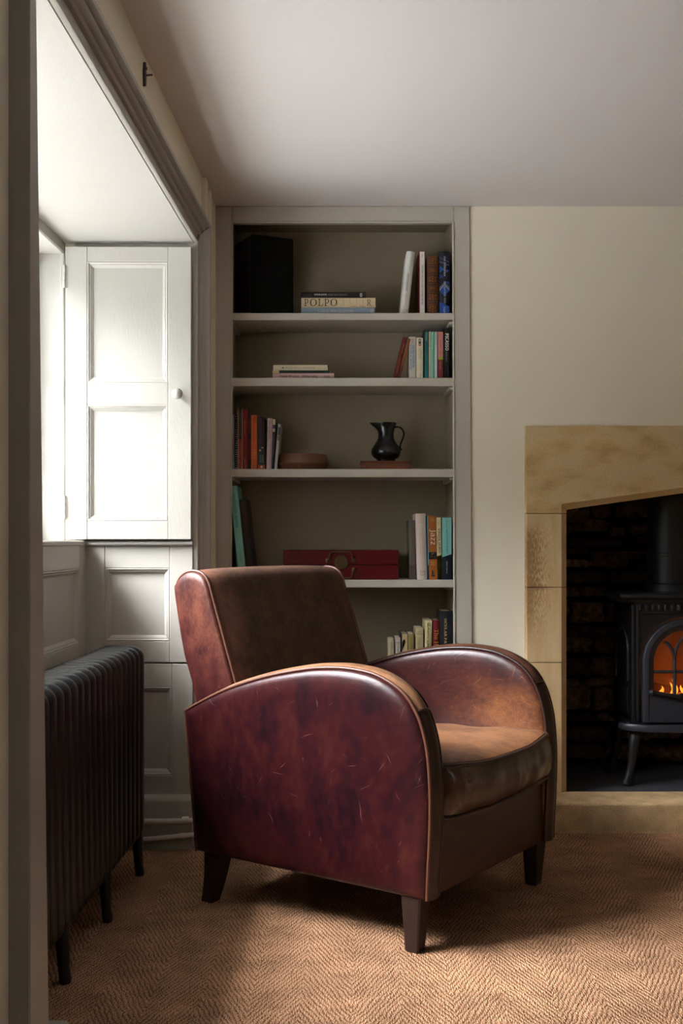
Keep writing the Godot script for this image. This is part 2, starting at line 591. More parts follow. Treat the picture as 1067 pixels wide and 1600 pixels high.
	fl.emission_enabled = true
	fl.emission = c8(255, 150, 50)
	fl.emission_energy_multiplier = 1.5
	relief(mat("lawn", c8(120, 128, 84), 0.95, 0.1), fine, 1.0, 0.5)
	mat("gravel", c8(198, 200, 202), 0.95, 0.1)

func ink(c: Color) -> StandardMaterial3D:
	var key := "ink" + c.to_html()
	return M[key] if M.has(key) else mat(key, c, 0.6, 0.3)

func cloth(c: Color) -> StandardMaterial3D:
	var key := "cover" + c.to_html()
	return M[key] if M.has(key) else mat(key, c, 0.45, 0.4)


# ---------------------------------------------------------------- the scene

func _ready() -> void:
	var cam := Camera3D.new()
	cam.name = "camera"
	cam.position = Vector3(0, 0.96, 0)
	cam.projection = Camera3D.PROJECTION_FRUSTUM
	cam.near = 0.05
	cam.far = 100.0
	cam.size = 2.0 * 0.05 * 800.0 / 1750.0
	cam.frustum_offset = Vector2(0.0, 0.05 * 43.0 / 1750.0)
	add_child(cam)
	cam.current = true

	var env := Environment.new()
	var sky := Sky.new()
	var sm := ProceduralSkyMaterial.new()
	sm.sky_top_color = c8(228, 238, 255)
	sm.sky_horizon_color = c8(200, 209, 216)
	sm.sky_energy_multiplier = 1.0
	sm.ground_bottom_color = c8(120, 122, 96)
	sm.ground_horizon_color = c8(150, 150, 130)
	sm.sun_angle_max = 1.0
	sky.sky_material = sm
	env.background_mode = Environment.BG_SKY
	env.sky = sky
	env.background_energy_multiplier = 5.6
	env.tonemap_mode = Environment.TONE_MAPPER_LINEAR
	env.tonemap_exposure = 1.25
	env.sdfgi_enabled = true
	env.ssao_enabled = true
	env.ssil_enabled = true
	var we := WorldEnvironment.new()
	we.name = "daylight"
	we.environment = env
	add_child(we)

	# the sun behind thin cloud: a broad soft disc
	var sun := DirectionalLight3D.new()
	sun.name = "hazy_sun"
	sun.light_color = c8(250, 251, 255)
	sun.light_energy = 7.6
	sun.light_angular_distance = 30.0
	sun.shadow_enabled = true
	sun.basis = Basis.looking_at(Vector3(0.632, -0.743, -0.22), Vector3.UP)
	add_child(sun)

	materials()
	var a := Vector3(0.0268, 0, -1).normalized()
	bay = Transform3D(Basis(a, Vector3.UP, Vector3(1, 0, 0.0268).normalized()), Vector3(-0.5329, 0, 0))
	room()
	window_bay()
	shutter()
	bookcase()
	fireplace()
	stove()
	club_chair()
	radiator()
	books()
	ornaments()


func inbay() -> MB:
	var mb := MB.new()
	mb.xf = bay
	return mb


func room() -> void:
	var mb := MB.new()
	var s := mb.v.size()
	mb.quad(Vector3(-1.4, 0, 2.0), Vector3(3.3, 0, 2.0), Vector3(3.3, 0, -4.5), Vector3(-1.4, 0, -4.5))
	mb.map_uv(func(p: Vector3) -> Vector2: return Vector2((p.x + 0.0268 * p.z + 0.5329) / 0.844 + 0.043, p.z / 0.704))
	struct("floor", "sisal carpet woven in a brown herringbone", mb, M.sisal)
	mb = MB.new()
	mb.box(Vector3(-1.4, -0.2, 2.0), Vector3(3.3, -0.01, -4.7))
	struct("floor_slab", "solid floor under the carpet", mb, M.mortar)
	mb = MB.new()
	mb.box(Vector3(-1.4, CEIL, 2.1), Vector3(3.3, CEIL + 0.2, -4.7))
	struct("ceiling", "plain off-white plaster ceiling", mb, M.ceiling)
	# the thick window wall round its bay: near pier, far pier, lintel, wall under the sill
	mb = inbay()
	mb.box(Vector3(-2.0, -0.1, -0.56), Vector3(1.72, 2.2, 0), 0.004)
	mb.box(Vector3(3.515, -0.1, -0.56), Vector3(3.56, 2.2, -0.034), 0.0)
	mb.box(Vector3(3.55, -0.1, -0.56), Vector3(4.6, 2.2, 0), 0.0)
	mb.box(Vector3(1.7, 1.89, -0.56), Vector3(3.56, 2.2, -0.034), 0.0)
	mb.box(Vector3(1.7, 1.955, -0.06), Vector3(3.56, 2.2, -0.0005), 0.0)
	mb.box(Vector3(1.7, -0.1, -0.56), Vector3(3.55, 0.93, -0.38), 0.004)
	struct("wall_left", "cream plaster wall with the deep window bay", mb, M.cream_wall)
	# back wall: chimney breast with the fireplace hole, and what closes the alcove
	var wb := shell("wall_back", "cream chimney breast beside the bookcase")
	for q in [[0.436, -0.1, 0.628, 2.2, BACK, -4.46], [0.628, 1.3485, 1.782, 2.2, BACK, -4.46], [1.782, -0.1, 3.3, 2.2, BACK, -4.46], [0.5, -0.1, 2.0, 2.2, -4.45, -4.6], [-0.7, -0.1, 0.45, 2.2, -4.09, -4.6]]:
		mb = MB.new()
		mb.box(Vector3(q[0], q[1], q[4]), Vector3(q[2], q[3], q[5]), 0.0)
		part(wb, "wall_section", mb, M.cream_wall)
	mb = MB.new()
	mb.box(Vector3(3.1, -0.1, 0.75), Vector3(3.4, 2.2, -4.6))
	mb.box(Vector3(3.1, -0.1, 2.0), Vector3(3.4, 2.2, 1.4))
	mb.box(Vector3(3.1, -0.1, 1.5), Vector3(3.4, 0.8, 0.0))
	mb.box(Vector3(3.1, 1.95, 1.5), Vector3(3.4, 2.2, 0.0))
	struct("wall_right", "cream wall across the room with an added fill window", mb, M.cream_wall)
	var w2 := shell("added_window_2", "window added out of view across the room for fill light")  # added out of view to give the room fill light
	for q in [[1.35, 1.4], [0.75, 0.8], [1.055, 1.095]]:
		mb = MB.new()
		mb.box(Vector3(3.28, 0.8, q[0]), Vector3(3.33, 1.95, q[1]), 0.003)
		part(w2, "window_frame", mb, M.woodwork)
	for y in [0.8, 1.9, 1.35]:
		mb = MB.new()
		mb.box(Vector3(3.281, y, 0.79), Vector3(3.329, y + 0.05, 1.36), 0.003)
		part(w2, "window_frame", mb, M.woodwork)
	for z in [[0.8, 1.07], [1.08, 1.35]]:
		for y in [0.85, 1.38]:
			mb = MB.new()
			mb.box(Vector3(3.303, y, z[0]), Vector3(3.306, y + 0.53, z[1]), 0.0001)
			part(w2, "pane", mb, M.pane_glass)
	mb = MB.new()
	mb.box(Vector3(-1.4, -0.1, 1.6), Vector3(3.3, 2.2, 1.8))
	struct("wall_front", "cream wall behind the viewpoint", mb, M.cream_wall)
	# a boxed batten running up to the ceiling over the corner of the architrave
	mb = inbay()
	mb.box(Vector3(3.515, 1.966, -0.01), Vector3(3.56, CEIL - 0.004, 0.014), 0.003)
	mb.box(Vector3(3.56, 1.966, -0.01), Vector3(3.585, CEIL - 0.03, 0.022), 0.003)
	struct("trim_1", "painted batten between architrave and ceiling in the corner", mb, M.cream_wall)
	# unseen outdoors, added and raised for the light that comes off it
	mb = MB.new()
	mb.box(Vector3(-30, -0.5, 20), Vector3(-1.2, 0.78, -20))
	mb.box(Vector3(3.45, -0.5, 20), Vector3(30, 0.5, -20))
	struct("ground_outside", "unseen pale gravel raised under the sills to throw light indoors", mb, M.gravel)
	var hn := FastNoiseLite.new()
	hn.seed = 3
	hn.frequency = 1.4
	mb = MB.new()
	mb.blob(26, func(p: Vector3) -> Vector3: return Vector3(-7.5, 1.4, -2.5) + p * Vector3(0.8, 1.1, 9.0) * (1.0 + 0.22 * hn.get_noise_3d(p.x * 2.0, p.y * 2.0, p.z * 16.0)))
	var hg := thing("added_hedge", "unseen green hedge added outside the window to cut low sky light", "hedge", Vector3.ZERO)  # added out of view to hold back the low sky
	part(hg, "foliage", mb, M.lawn, 0.3)


# A run of framed panelling: stiles, rails, sunk panels and the mouldings round them, each a part.
func panelling(parent: Node3D, t: Transform3D, x0: float, x1: float, xs: Array, rows: Array, y0: float, y1: float, thick: float, m: Material, sink := 0.013) -> void:
	# xs: left and right edge of the openings; rows: [bottom, top] of each opening, from the bottom up
	for st in [[x0, xs[0]], [xs[1], x1]]:
		if st[1] - st[0] > 0.002:
			var mb := MB.new(); mb.xf = t
			mb.box(Vector3(st[0], y0, -thick), Vector3(st[1], y1, 0), 0.0016)
			part(parent, "stile", mb, m)
	var at := y0
	for k in rows.size() + 1:
		var top: float = rows[k][0] if k < rows.size() else y1
		if top - at > 0.002:
			var mb := MB.new(); mb.xf = t
			mb.box(Vector3(xs[0] + 0.0003, at, -thick), Vector3(xs[1] - 0.0003, top, -0.0006), 0.0016)
			part(parent, "rail", mb, m)
		if k < rows.size():
			at = rows[k][1]
	for r in rows:
		var mb := MB.new(); mb.xf = t
		mb.box(Vector3(xs[0] - 0.004, r[0] - 0.004, -thick * 0.8), Vector3(xs[1] + 0.004, r[1] + 0.004, -sink), 0.001)
		part(parent, "panel", mb, m)
		mb = MB.new(); mb.xf = t
		var rings := []
		for q in [[0.0, -0.002], [0.003, -0.0005], [0.006, -0.002], [0.008, -0.005], [0.010, -0.0045], [0.0125, -0.007], [0.0165, -sink + 0.002], [0.0185, -sink + 0.0005], [0.0185, -sink - 0.003], [0.0, -sink - 0.003]]:
			var i: float = q[0]
			rings.append([Vector3(xs[0] + i, r[0] + i, q[1]), Vector3(xs[1] - i, r[0] + i, q[1]), Vector3(xs[1] - i, r[1] - i, q[1]), Vector3(xs[0] + i, r[1] - i, q[1])])
		mb.loft(rings, false, true)
		part(parent, "panel_moulding", mb, m, 0.85)


func architrave_profile() -> Array:
	# across (away from the opening) and out (into the room)
	var out := []
	for p in [Vector2(0, -0.02), Vector2(0, 0.003), Vector2(0.004, 0.010), Vector2(0.010, 0.012), Vector2(0.015, 0.009), Vector2(0.017, 0.002), Vector2(0.050, 0.005), Vector2(0.052, 0.014), Vector2(0.058, 0.020), Vector2(0.065, 0.017), Vector2(0.067, 0.009), Vector2(0.071, 0.011), Vector2(0.077, 0.024), Vector2(0.085, 0.030), Vector2(0.088, 0.022), Vector2(0.092, 0.026), Vector2(0.099, 0.041), Vector2(0.110, 0.043), Vector2(0.112, -0.02)]:
		out.append(Vector2(p.x * 0.715, p.y * 0.92 - 0.018))
	return out


func window_bay() -> void:
	var w: StandardMaterial3D = M.woodwork
	# soffit boards, and the head of the window
	var mb := inbay()
	mb.box(Vector3(1.71, 1.882, -0.425), Vector3(3.5, 1.891, -0.02), 0.001)
	struct("trim_soffit", "painted boarded soffit of the window bay", mb, w)
	# far reveal, facing the room: panelling below the shutter, in world axes
	var k := 3.48 / 1750.0
	var rv := shell("trim_reveal", "painted panelled reveal of the window bay below the shutter")
	var t := Transform3D(Basis.IDENTITY, Vector3(0, 0, -3.48))
	panelling(rv, t, -0.80, -0.462, [-0.735, -0.5335], [[0.644, 0.871]], 0.578, 0.942, 0.03, w)
	panelling(rv, t, -0.80, -0.462, [-0.735, -0.5265], [[0.228, 0.502]], 0.165, 0.573, 0.03, w)
	mb = MB.new()
	mb.tube([Vector3(-0.80, 0.948, -3.474), Vector3(-0.462, 0.948, -3.474)], 0.0075, 10)
	part(rv, "bead", mb, w)
	mb = MB.new()
	mb.box(Vector3(-0.83, 0.0, -3.52), Vector3(-0.45, 1.9, -3.495))
	part(rv, "backing", mb, w)
	mb = MB.new()
	mb.prism([Vector2(-3.50, 0.0), Vector2(-3.462, 0.0), Vector2(-3.462, 0.148), Vector2(-3.466, 0.16), Vector2(-3.476, 0.168), Vector2(-3.50, 0.171)], -0.80, -0.462, 0)
	struct("baseboard_far", "painted skirting under the panelled reveal", mb, w)
	# window dado: panelled wall below the sill, along the bay
	var dd := shell("trim_dado", "painted panelling under the window sill behind the radiator")
	var n0 := bay * Transform3D(Basis.IDENTITY, Vector3(0, 0, -0.355))
	panelling(dd, n0, 2.62, 3.48, [2.68, 3.40], [[0.644, 0.871]], 0.578, 0.95, 0.02, w)
	panelling(dd, n0, 1.72, 2.62, [1.80, 2.56], [[0.644, 0.871]], 0.578, 0.95, 0.02, w)
	panelling(dd, n0, 1.72, 3.48, [1.80, 3.40], [[0.228, 0.502]], 0.0, 0.573, 0.02, w)
	mb = inbay()
	mb.box(Vector3(1.72, 0.94, -0.53), Vector3(3.48, 0.9575, -0.352), 0.004)
	struct("trim_sill", "painted window sill board", mb, w)
	# the window: frame, far lining that catches the light, casements with bars and panes
	var win := shell("window_1", "painted casement window lighting the bay")
	mb = inbay()
	mb.box(Vector3(1.72, 1.847, -0.56), Vector3(3.48, 1.90, -0.42), 0.004)
	part(win, "window_head", mb, w)
	mb = MB.new()
	mb.hexa([Vector3(-1.25, 0.94, -3.50), Vector3(-0.862, 0.94, -3.50), Vector3(-0.862, 1.85, -3.50), Vector3(-1.25, 1.85, -3.50), Vector3(-1.25, 0.94, -3.478), Vector3(-0.858, 0.94, -3.478), Vector3(-0.858, 1.85, -3.478), Vector3(-1.25, 1.85, -3.478)], 0.002)
	part(win, "lining", mb, w)
	mb = MB.new()
	mb.box(Vector3(-0.872, 0.95, -3.485), Vector3(-0.858, 1.85, -3.468), 0.004)
	part(win, "bead", mb, w)
	for c in [[1.72, 2.60], [2.60, 3.47]]:
		for q in [[c[0], c[0] + 0.04, 0.957, 1.847], [c[1] - 0.04, c[1], 0.957, 1.847], [c[0] + 0.04, c[1] - 0.04, 0.957, 1.0], [c[0] + 0.04, c[1] - 0.04, 1.807, 1.847]]:
			mb = inbay()
			mb.box(Vector3(q[0], q[2], -0.555), Vector3(q[1], q[3], -0.515), 0.003)
			part(win, "casement_frame", mb, w)
		var gx: float = (c[0] + c[1]) / 2
		mb = inbay()
		mb.box(Vector3(gx - 0.009, 1.0, -0.55), Vector3(gx + 0.009, 1.807, -0.522), 0.003)
		part(win, "glazing_bar", mb, w)
		for gy in [1.269, 1.538]:
			mb = inbay()
			mb.box(Vector3(c[0] + 0.04, gy - 0.009, -0.55), Vector3(c[1] - 0.04, gy + 0.009, -0.522), 0.003)
			part(win, "glazing_bar", mb, w)
		for i in 2:
			for j in 3:
				mb = inbay()
				mb.box(Vector3([c[0] + 0.04, gx][i], 1.0 + 0.269 * j, -0.5365), Vector3([gx, c[1] - 0.04][i], 1.269 + 0.269 * j, -0.5335), 0.0001)
				part(win, "pane", mb, M.pane_glass)
	# moulded architrave: head and far leg mitred together, and a plain near leg seen edge-on
	var arc := shell("trim_architrave", "moulded painted architrave round the window bay")
	mb = inbay()
	var rings := []
	for e in [[1.66, 0.0], [3.487, 1.0]]:
		var r := []
		for p in architrave_profile():
			r.append(Vector3(e[0] + p.x * e[1], 1.884 + p.x * 0.95, p.y))
		rings.append(r)
	mb.loft(rings)
	part(arc, "architrave_head", mb, w, 0.9)
	mb = inbay()
	rings = []
	for e in [[0.0, 0.0], [1.884, 0.95]]:
		var r := []
		for p in architrave_profile():
			r.append(Vector3(3.487 + p.x, e[0] + p.x * e[1], p.y))
		rings.append(r)
	mb.loft(rings)
	part(arc, "architrave_leg", mb, w, 0.9)
	mb = inbay()
	mb.hexa([Vector3(1.645, 0.0, -0.03), Vector3(1.753, 0.0, -0.03), Vector3(1.664, CEIL, -0.03), Vector3(1.645, CEIL, -0.03), Vector3(1.645, 0.0, 0.032), Vector3(1.75, 0.0, 0.032), Vector3(1.661, CEIL, 0.032), Vector3(1.645, CEIL, 0.032)], 0.003)
	part(arc, "architrave_leg", mb, w)
	mb = inbay()
	mb.box(Vector3(1.73, 0.0, -0.10), Vector3(2.03, 0.09, -0.0155), 0.004)
	struct("baseboard_near", "white painted skirting block at the foot of the near reveal", mb, w)
	# an iron shutter catch on the strip of wall above the architrave
	var latch := thing("window_catch", "small dark iron catch with a peg on the wall above the window", "catch", bay * Vector3(2.62, 2.045, 0.0))
	mb = MB.new(); mb.xf = Transform3D(bay.basis, Vector3.ZERO)
	mb.prism([Vector2(-0.006, -0.028), Vector2(0.004, -0.024), Vector2(0.009, 0.0), Vector2(0.006, 0.024), Vector2(-0.003, 0.03), Vector2(-0.010, 0.006)], -0.002, 0.006, 2, 0.001)
	part(latch, "plate", mb, M.latch_iron)
	mb = MB.new(); mb.xf = Transform3D(bay.basis, Vector3.ZERO)
	mb.tube([Vector3(0, 0, 0.004), Vector3(0, 0.001, 0.012), Vector3(0.001, 0.002, 0.021)], 0.0024, 8)
	part(latch, "peg", mb, M.latch_iron)
	mb = MB.new(); mb.xf = Transform3D(bay.basis, Vector3.ZERO)
	mb.lathe([Vector2(0, 0.004), Vector2(0.004, 0.004), Vector2(0.0035, 0.008), Vector2(0, 0.009)], 10, Vector3(0, 0.016, 0), 2)
	part(latch, "screw_head", mb, M.latch_iron)
	# heating pipes along the skirting
	var pz := -3.448
	for q in [["upper", [Vector3(-0.70, 0.092, pz), Vector3(-0.60, 0.0925, pz), Vector3(-0.52, 0.093, pz), Vector3(-0.455, 0.095, pz), Vector3(-0.442, 0.095, pz - 0.02)], 0.0085], ["lower", [Vector3(-0.70, 0.030, pz), Vector3(-0.62, 0.036, pz), Vector3(-0.53, 0.044, pz), Vector3(-0.455, 0.052, pz), Vector3(-0.442, 0.052, pz - 0.02)], 0.0075]]:
		var p := thing("heating_pipe", "white painted heating pipe along the skirting, the %s of the two" % q[0], "pipe", Vector3(-0.57, q[1][1].y, pz), "heating pipes at the skirting")
		var pts := []
		for v in q[1]:
			pts.append(v - p.position)
		mb = MB.new(); mb.tube(smooth_path(pts, 5), q[2], 12)
		part(p, "run", mb, M.pipe_paint)
		var cpos: Vector3 = pts[2] + Vector3(0.03, 0.003, 0)
		mb = MB.new(); mb.tube([cpos, cpos + Vector3(0.02, 0.0015, 0)], q[2] * 1.25, 12)
		part(p, "coupling", mb, M.pipe_paint)


func shutter() -> void:
	var k := 3.452 / 1750.0
	var w: StandardMaterial3D = M.woodwork
	var s := thing("window_shutter", "white painted panelled shutter folded back beside the window", "shutter", Vector3(-0.851, 0.96, -3.452))
	var t := Transform3D(Basis(Vector3.UP, 0.012), Vector3.ZERO)
	# edges measured from the hinge side and from eye height
	panelling(s, t, 0.0, 0.387, [0.067, 0.316], [[0.0575, 0.416], [0.4835, 0.858]], 0.0, 0.904, 0.026, w, 0.012)
	var mb := MB.new(); mb.xf = t
	mb.lathe([Vector2(0, 0), Vector2(0.006, 0), Vector2(0.0055, 0.008), Vector2(0.009, 0.012), Vector2(0.0155, 0.019), Vector2(0.017, 0.026), Vector2(0.014, 0.033), Vector2(0.007, 0.037), Vector2(0, 0.038)], 28, Vector3(0.3475, 0.447, 0), 2)
	part(s, "knob", mb, w)
	for y in [0.10, 0.81]:
		mb = MB.new(); mb.xf = t
		mb.tube([Vector3(-0.002, y - 0.035, 0.002), Vector3(-0.002, y - 0.012, 0.002)], 0.005, 10)
		mb.tube([Vector3(-0.002, y - 0.011, 0.002), Vector3(-0.002, y + 0.011, 0.002)], 0.005, 10)
		mb.tube([Vector3(-0.002, y + 0.012, 0.002), Vector3(-0.002, y + 0.035, 0.002)], 0.005, 10)
		mb.box(Vector3(-0.002, y - 0.034, -0.001), Vector3(0.006, y + 0.034, 0.002), 0.0005)
		part(s, "hinge", mb, w)


func bookcase() -> void:
	var b := thing("built_in_bookcase", "taupe painted built-in bookcase filling the alcove", "bookcase", Vector3(0, 0, BACK))
	var z0 := -0.035
	var z1 := 0.008
	var tp: StandardMaterial3D = M.taupe
	var mb := MB.new()
	mb.hexa([Vector3(-0.452, 0, z0), Vector3(-0.384, 0, z0), Vector3(-0.376, CEIL - 0.001, z0), Vector3(-0.4315, CEIL - 0.001, z0), Vector3(-0.452, 0, z1), Vector3(-0.384, 0, z1), Vector3(-0.376, CEIL - 0.001, z1), Vector3(-0.4315, CEIL - 0.001, z1)], 0.002)
	part(b, "stile", mb, tp)
	mb = MB.new()
	mb.hexa([Vector3(0.3905, 0, z0), Vector3(0.451, 0, z0), Vector3(0.438, CEIL - 0.001, z0), Vector3(0.3845, CEIL - 0.001, z0), Vector3(0.3905, 0, z1), Vector3(0.451, 0, z1), Vector3(0.438, CEIL - 0.001, z1), Vector3(0.3845, CEIL - 0.001, z1)], 0.002)
	part(b, "stile", mb, tp)
	mb = MB.new()
	mb.box(Vector3(-0.3755, 2.048, z0), Vector3(0.384, CEIL - 0.001, z1 - 0.0005), 0.002)
	part(b, "head_rail", mb, tp)
	# the little bead run round the inside edge of the frame
	for q in [[Vector3(-0.3822, 0.0, 0), Vector3(-0.3745, 2.046, 0)], [Vector3(0.3885, 0.0, 0), Vector3(0.3825, 2.046, 0)], [Vector3(-0.3745, 2.046, 0), Vector3(0.3825, 2.046, 0)]]:
		mb = MB.new()
		mb.tube([q[0] + Vector3(0, 0, 0.008), q[1] + Vector3(0, 0, 0.008)], 0.0042, 8)
		part(b, "bead", mb, tp)
	# the alcove behind
	var bz := -0.225
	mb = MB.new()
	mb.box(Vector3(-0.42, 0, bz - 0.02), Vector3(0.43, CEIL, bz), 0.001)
	part(b, "back_panel", mb, M.shaded_alcove_plaster)
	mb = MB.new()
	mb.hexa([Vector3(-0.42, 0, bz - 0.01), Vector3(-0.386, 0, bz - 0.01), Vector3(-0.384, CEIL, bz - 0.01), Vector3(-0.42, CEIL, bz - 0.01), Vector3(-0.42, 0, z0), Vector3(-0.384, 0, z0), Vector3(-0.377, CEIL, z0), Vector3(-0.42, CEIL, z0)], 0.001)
	part(b, "side_panel", mb, M.shaded_alcove_plaster)
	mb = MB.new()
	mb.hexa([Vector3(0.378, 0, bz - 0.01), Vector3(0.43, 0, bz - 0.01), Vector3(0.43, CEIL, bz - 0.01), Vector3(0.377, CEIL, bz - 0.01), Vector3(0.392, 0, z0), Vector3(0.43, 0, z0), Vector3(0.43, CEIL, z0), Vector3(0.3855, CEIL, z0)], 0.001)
	part(b, "side_panel", mb, M.shaded_alcove_plaster)
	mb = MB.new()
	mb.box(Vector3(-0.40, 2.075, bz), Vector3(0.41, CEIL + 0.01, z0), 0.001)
	part(b, "top_panel", mb, M.shaded_alcove_plaster)
	for q in [[1.7346, 0.0245], [1.513, 0.0285], [1.2014, 0.0285], [0.8218, 0.0265], [0.477, 0.027], [0.10, 0.027]]:
		mb = MB.new()
		mb.prism([Vector2(-0.384, bz + 0.001), Vector2(-0.3815, z1 + 0.003), Vector2(0.3895, z1 + 0.003), Vector2(0.378, bz + 0.001)], q[0] - q[1], q[0], 1, 0.002)
		part(b, "shelf", mb, tp)
		for sx in [-1.0, 1.0]:
			mb = MB.new()
			mb.hexa([Vector3(0.3815 * sx, q[0] - q[1] - 0.014, bz + 0.02), Vector3(0.366 * sx, q[0] - q[1] - 0.014, bz + 0.02), Vector3(0.366 * sx, q[0] - q[1] + 0.001, bz + 0.02), Vector3(0.3815 * sx, q[0] - q[1] + 0.001, bz + 0.02), Vector3(0.388 * sx, q[0] - q[1] - 0.008, -0.02), Vector3(0.372 * sx, q[0] - q[1] - 0.008, -0.02), Vector3(0.372 * sx, q[0] - q[1] + 0.001, -0.02), Vector3(0.388 * sx, q[0] - q[1] + 0.001, -0.02)], 0.001)
			part(b, "shelf_batten", mb, tp)
	mb = MB.new()
	mb.box(Vector3(-0.385, 0, -0.03), Vector3(0.39, 0.075, 0.0), 0.002)
	part(b, "plinth", mb, tp)


func fireplace() -> void:
	var cx := 1.205
	# stone surround, front face 30 mm proud of the wall, with a splayed inner edge
	var sur := thing("fireplace_surround", "pale limestone fireplace surround with a shallow pointed lintel", "fireplace", Vector3(cx, 0, BACK))
	var zf := 0.028
	var zb := -0.13
	var ch := 0.021
	var ox := 0.576
	var ix := 0.4355      # splayed opening edge
	var top := 1.3475
	var spr := 1.062      # opening height at the jamb
	var rise := 0.062
	# lintel: one stone, its underside rising to the middle
	var mb := MB.new()
	var arch := func(x: float, d: float) -> float:
		return spr + d * 0.9 + rise * (1.0 - minf(absf(x) / ix, 1.0))
	var rings := []
	for q in [[zb, 0.0, 0.0], [zf - ch, 0.0, 0.0], [zf, 1.0, 0.0], [zf + 0.0, 1.0, 0.004]]:
		var r := []
		var ixx: float = ix + q[1] * ch
		r.append(Vector3(-ox, spr - 0.012, q[0]))
		r.append(Vector3(-ixx, spr - 0.012, q[0]))
		for i in 25:
			var x := lerpf(-ixx, ixx, i / 24.0)
			r.append(Vector3(x, arch.call(x * ix / ixx, q[1] * ch) + q[2], q[0]))
		r.append(Vector3(ixx, spr - 0.012, q[0]))
		r.append(Vector3(ox, spr - 0.012, q[0]))
		r.append(Vector3(ox, top - q[2], q[0]))
		for i in 25:
			r.append(Vector3(lerpf(ox, -ox, (i + 1) / 26.0), top - q[2], q[0]))
		r.append(Vector3(-ox, top - q[2], q[0]))
		rings.append(r)
	var n: int = rings[0].size()
	# skin by hand: the ring is not star-shaped, so its front is closed in strips
	mb.loft(rings, false)
	var fr: Array = rings[3]
	for i in 24:
		mb.quad(fr[2 + i], fr[3 + i], Vector3(fr[3 + i].x, top - 0.004, zf), Vector3(fr[2 + i].x, top - 0.004, zf))
	for sx in [-1.0, 1.0]:
		var e := [Vector3(-ox, spr - 0.012, zf), Vector3(-(ix + ch), spr - 0.012, zf), Vector3(-(ix + ch), top - 0.004, zf), Vector3(-ox, top - 0.004, zf)]
		if sx > 0:
			e = [Vector3(ix + ch, spr - 0.012, zf), Vector3(ox, spr - 0.012, zf), Vector3(ox, top - 0.004, zf), Vector3(ix + ch, top - 0.004, zf)]
		mb.quad(e[0], e[1], e[2], e[3])
	part(sur, "lintel_stone", mb, M.limestone, 0.85)
	for sx in [1.0, -1.0]:
		var ys := [0.098, 0.541, 0.797, spr - 0.0135]
		for k in 3:
			mb = MB.new()
			var j := 0.0007 * (k + 1)
			var a := [Vector2(-ox * sx, zb), Vector2(-ix * sx, zb), Vector2(-ix * sx, zf - ch), Vector2(-(ix + ch) * sx, zf + j * 0.5), Vector2(-(ox - 0.003) * sx, zf + j * 0.5), Vector2(-ox * sx, zf - 0.003)]
			mb.prism(a, ys[k] + 0.0008, ys[k + 1] - 0.0008, 1, 0.0012)
			mb.map_uv(func(p: Vector3) -> Vector2: return Vector2((absf(p.x) - ix) / (ox - ix), 1.0 - (p.y - 0.098) / 0.96))
			part(sur, "jamb_stone", mb, M.stained_stone if sx > 0 else M.limestone, 0.85)
	# hearth: a raised kerb of stone and a slate bed
	var kerb := thing("hearth_kerb", "raised pale stone hearth kerb in front of the stove", "hearth", Vector3(cx, 0, -3.66))
	mb = MB.new()
	mb.prism([Vector2(0.0, 0.0), Vector2(0.0, 0.088), Vector2(-0.004, 0.095), Vector2(-0.012, 0.098), Vector2(-0.17, 0.098), Vector2(-0.17, 0.0)], -0.64, 0.64, 0)
	part(kerb, "kerb_stone", mb, M.hearth_stone, 0.6)
	mb = MB.new()
	mb.box(Vector3(-0.50, 0.0, -0.171), Vector3(0.50, 0.0965, -0.79), 0.002)
	part(kerb, "slate_bed", mb, M.slate)
	# rubble stones of the chimney recess, laid in courses
	var wall := shell("wall_fireplace", "soot-darkened rubble stone lining of the fireplace recess")
	for q in [[0.60, 0.05, 1.81, 1.5, -4.445, -4.345], [0.60, 0.05, 0.725, 1.5, -4.43, -3.972], [1.685, 0.05, 1.81, 1.5, -4.43, -3.972], [0.60, 1.30, 1.81, 1.345, -4.43, -3.972]]:
		mb = MB.new()
		mb.box(Vector3(q[0], q[1], q[4]), Vector3(q[2], q[3], q[5]), 0.001)
		part(wall, "mortar", mb, M.mortar)
	var rng := RandomNumberGenerator.new()
	rng.seed = 5
	var nz := FastNoiseLite.new()
	nz.seed = 9
	nz.frequency = 9.0
	var y := 0.10
	while y < 1.27:
		var h := rng.randf_range(0.04, 0.105)
		for face in 3:
			var lo: float = [0.725, -4.345, -4.345][face]
			var hi: float = [1.685, -3.975, -3.975][face]
			var x := lo - rng.randf_range(0.0, 0.12)
			while x < hi:
				var len := rng.randf_range(0.07, 0.27)
				var x0 := maxf(x + 0.006, lo)
				var x1 := minf(x + len - 0.006, hi)
				if x1 - x0 > 0.03:
					var c := Vector3((x0 + x1) / 2, y + h / 2 + rng.randf_range(-0.012, 0.012), 0.0)
					var half := Vector3((x1 - x0) / 2, h / 2 - rng.randf_range(0.003, 0.010), 0.03 + rng.randf_range(0.0, 0.018))
					var off := rng.randf() * 50.0
					mb = MB.new()
					mb.blob(3, func(p: Vector3) -> Vector3:
						var q := p * (1.0 - 0.16 * (p.length_squared() - 1.0) / 2.0)
						q += q * nz.get_noise_3d(q.x + off, q.y + off, q.z) * 0.42
						return c + q * half)
					if face == 0:
						mb.map_uv(func(p: Vector3) -> Vector2: return Vector2(p.x, p.y))
						for i in mb.v.size():
							mb.v[i] += Vector3(0, 0, -4.345)
					else:
						for i in mb.v.size():
							var p := mb.v[i]
							mb.v[i] = Vector3(0.725 + p.z, p.y, p.x) if face == 1 else Vector3(1.685 - p.z, p.y, p.x)
						if face == 1:
							for i in range(0, mb.v.size(), 3):
								var tt := mb.v[i + 1]; mb.v[i + 1] = mb.v[i + 2]; mb.v[i + 2] = tt
					part(wall, "stone", mb, M["rubble%d" % rng.randi_range(0, 2)], 0.3)
				x += len
		y += h


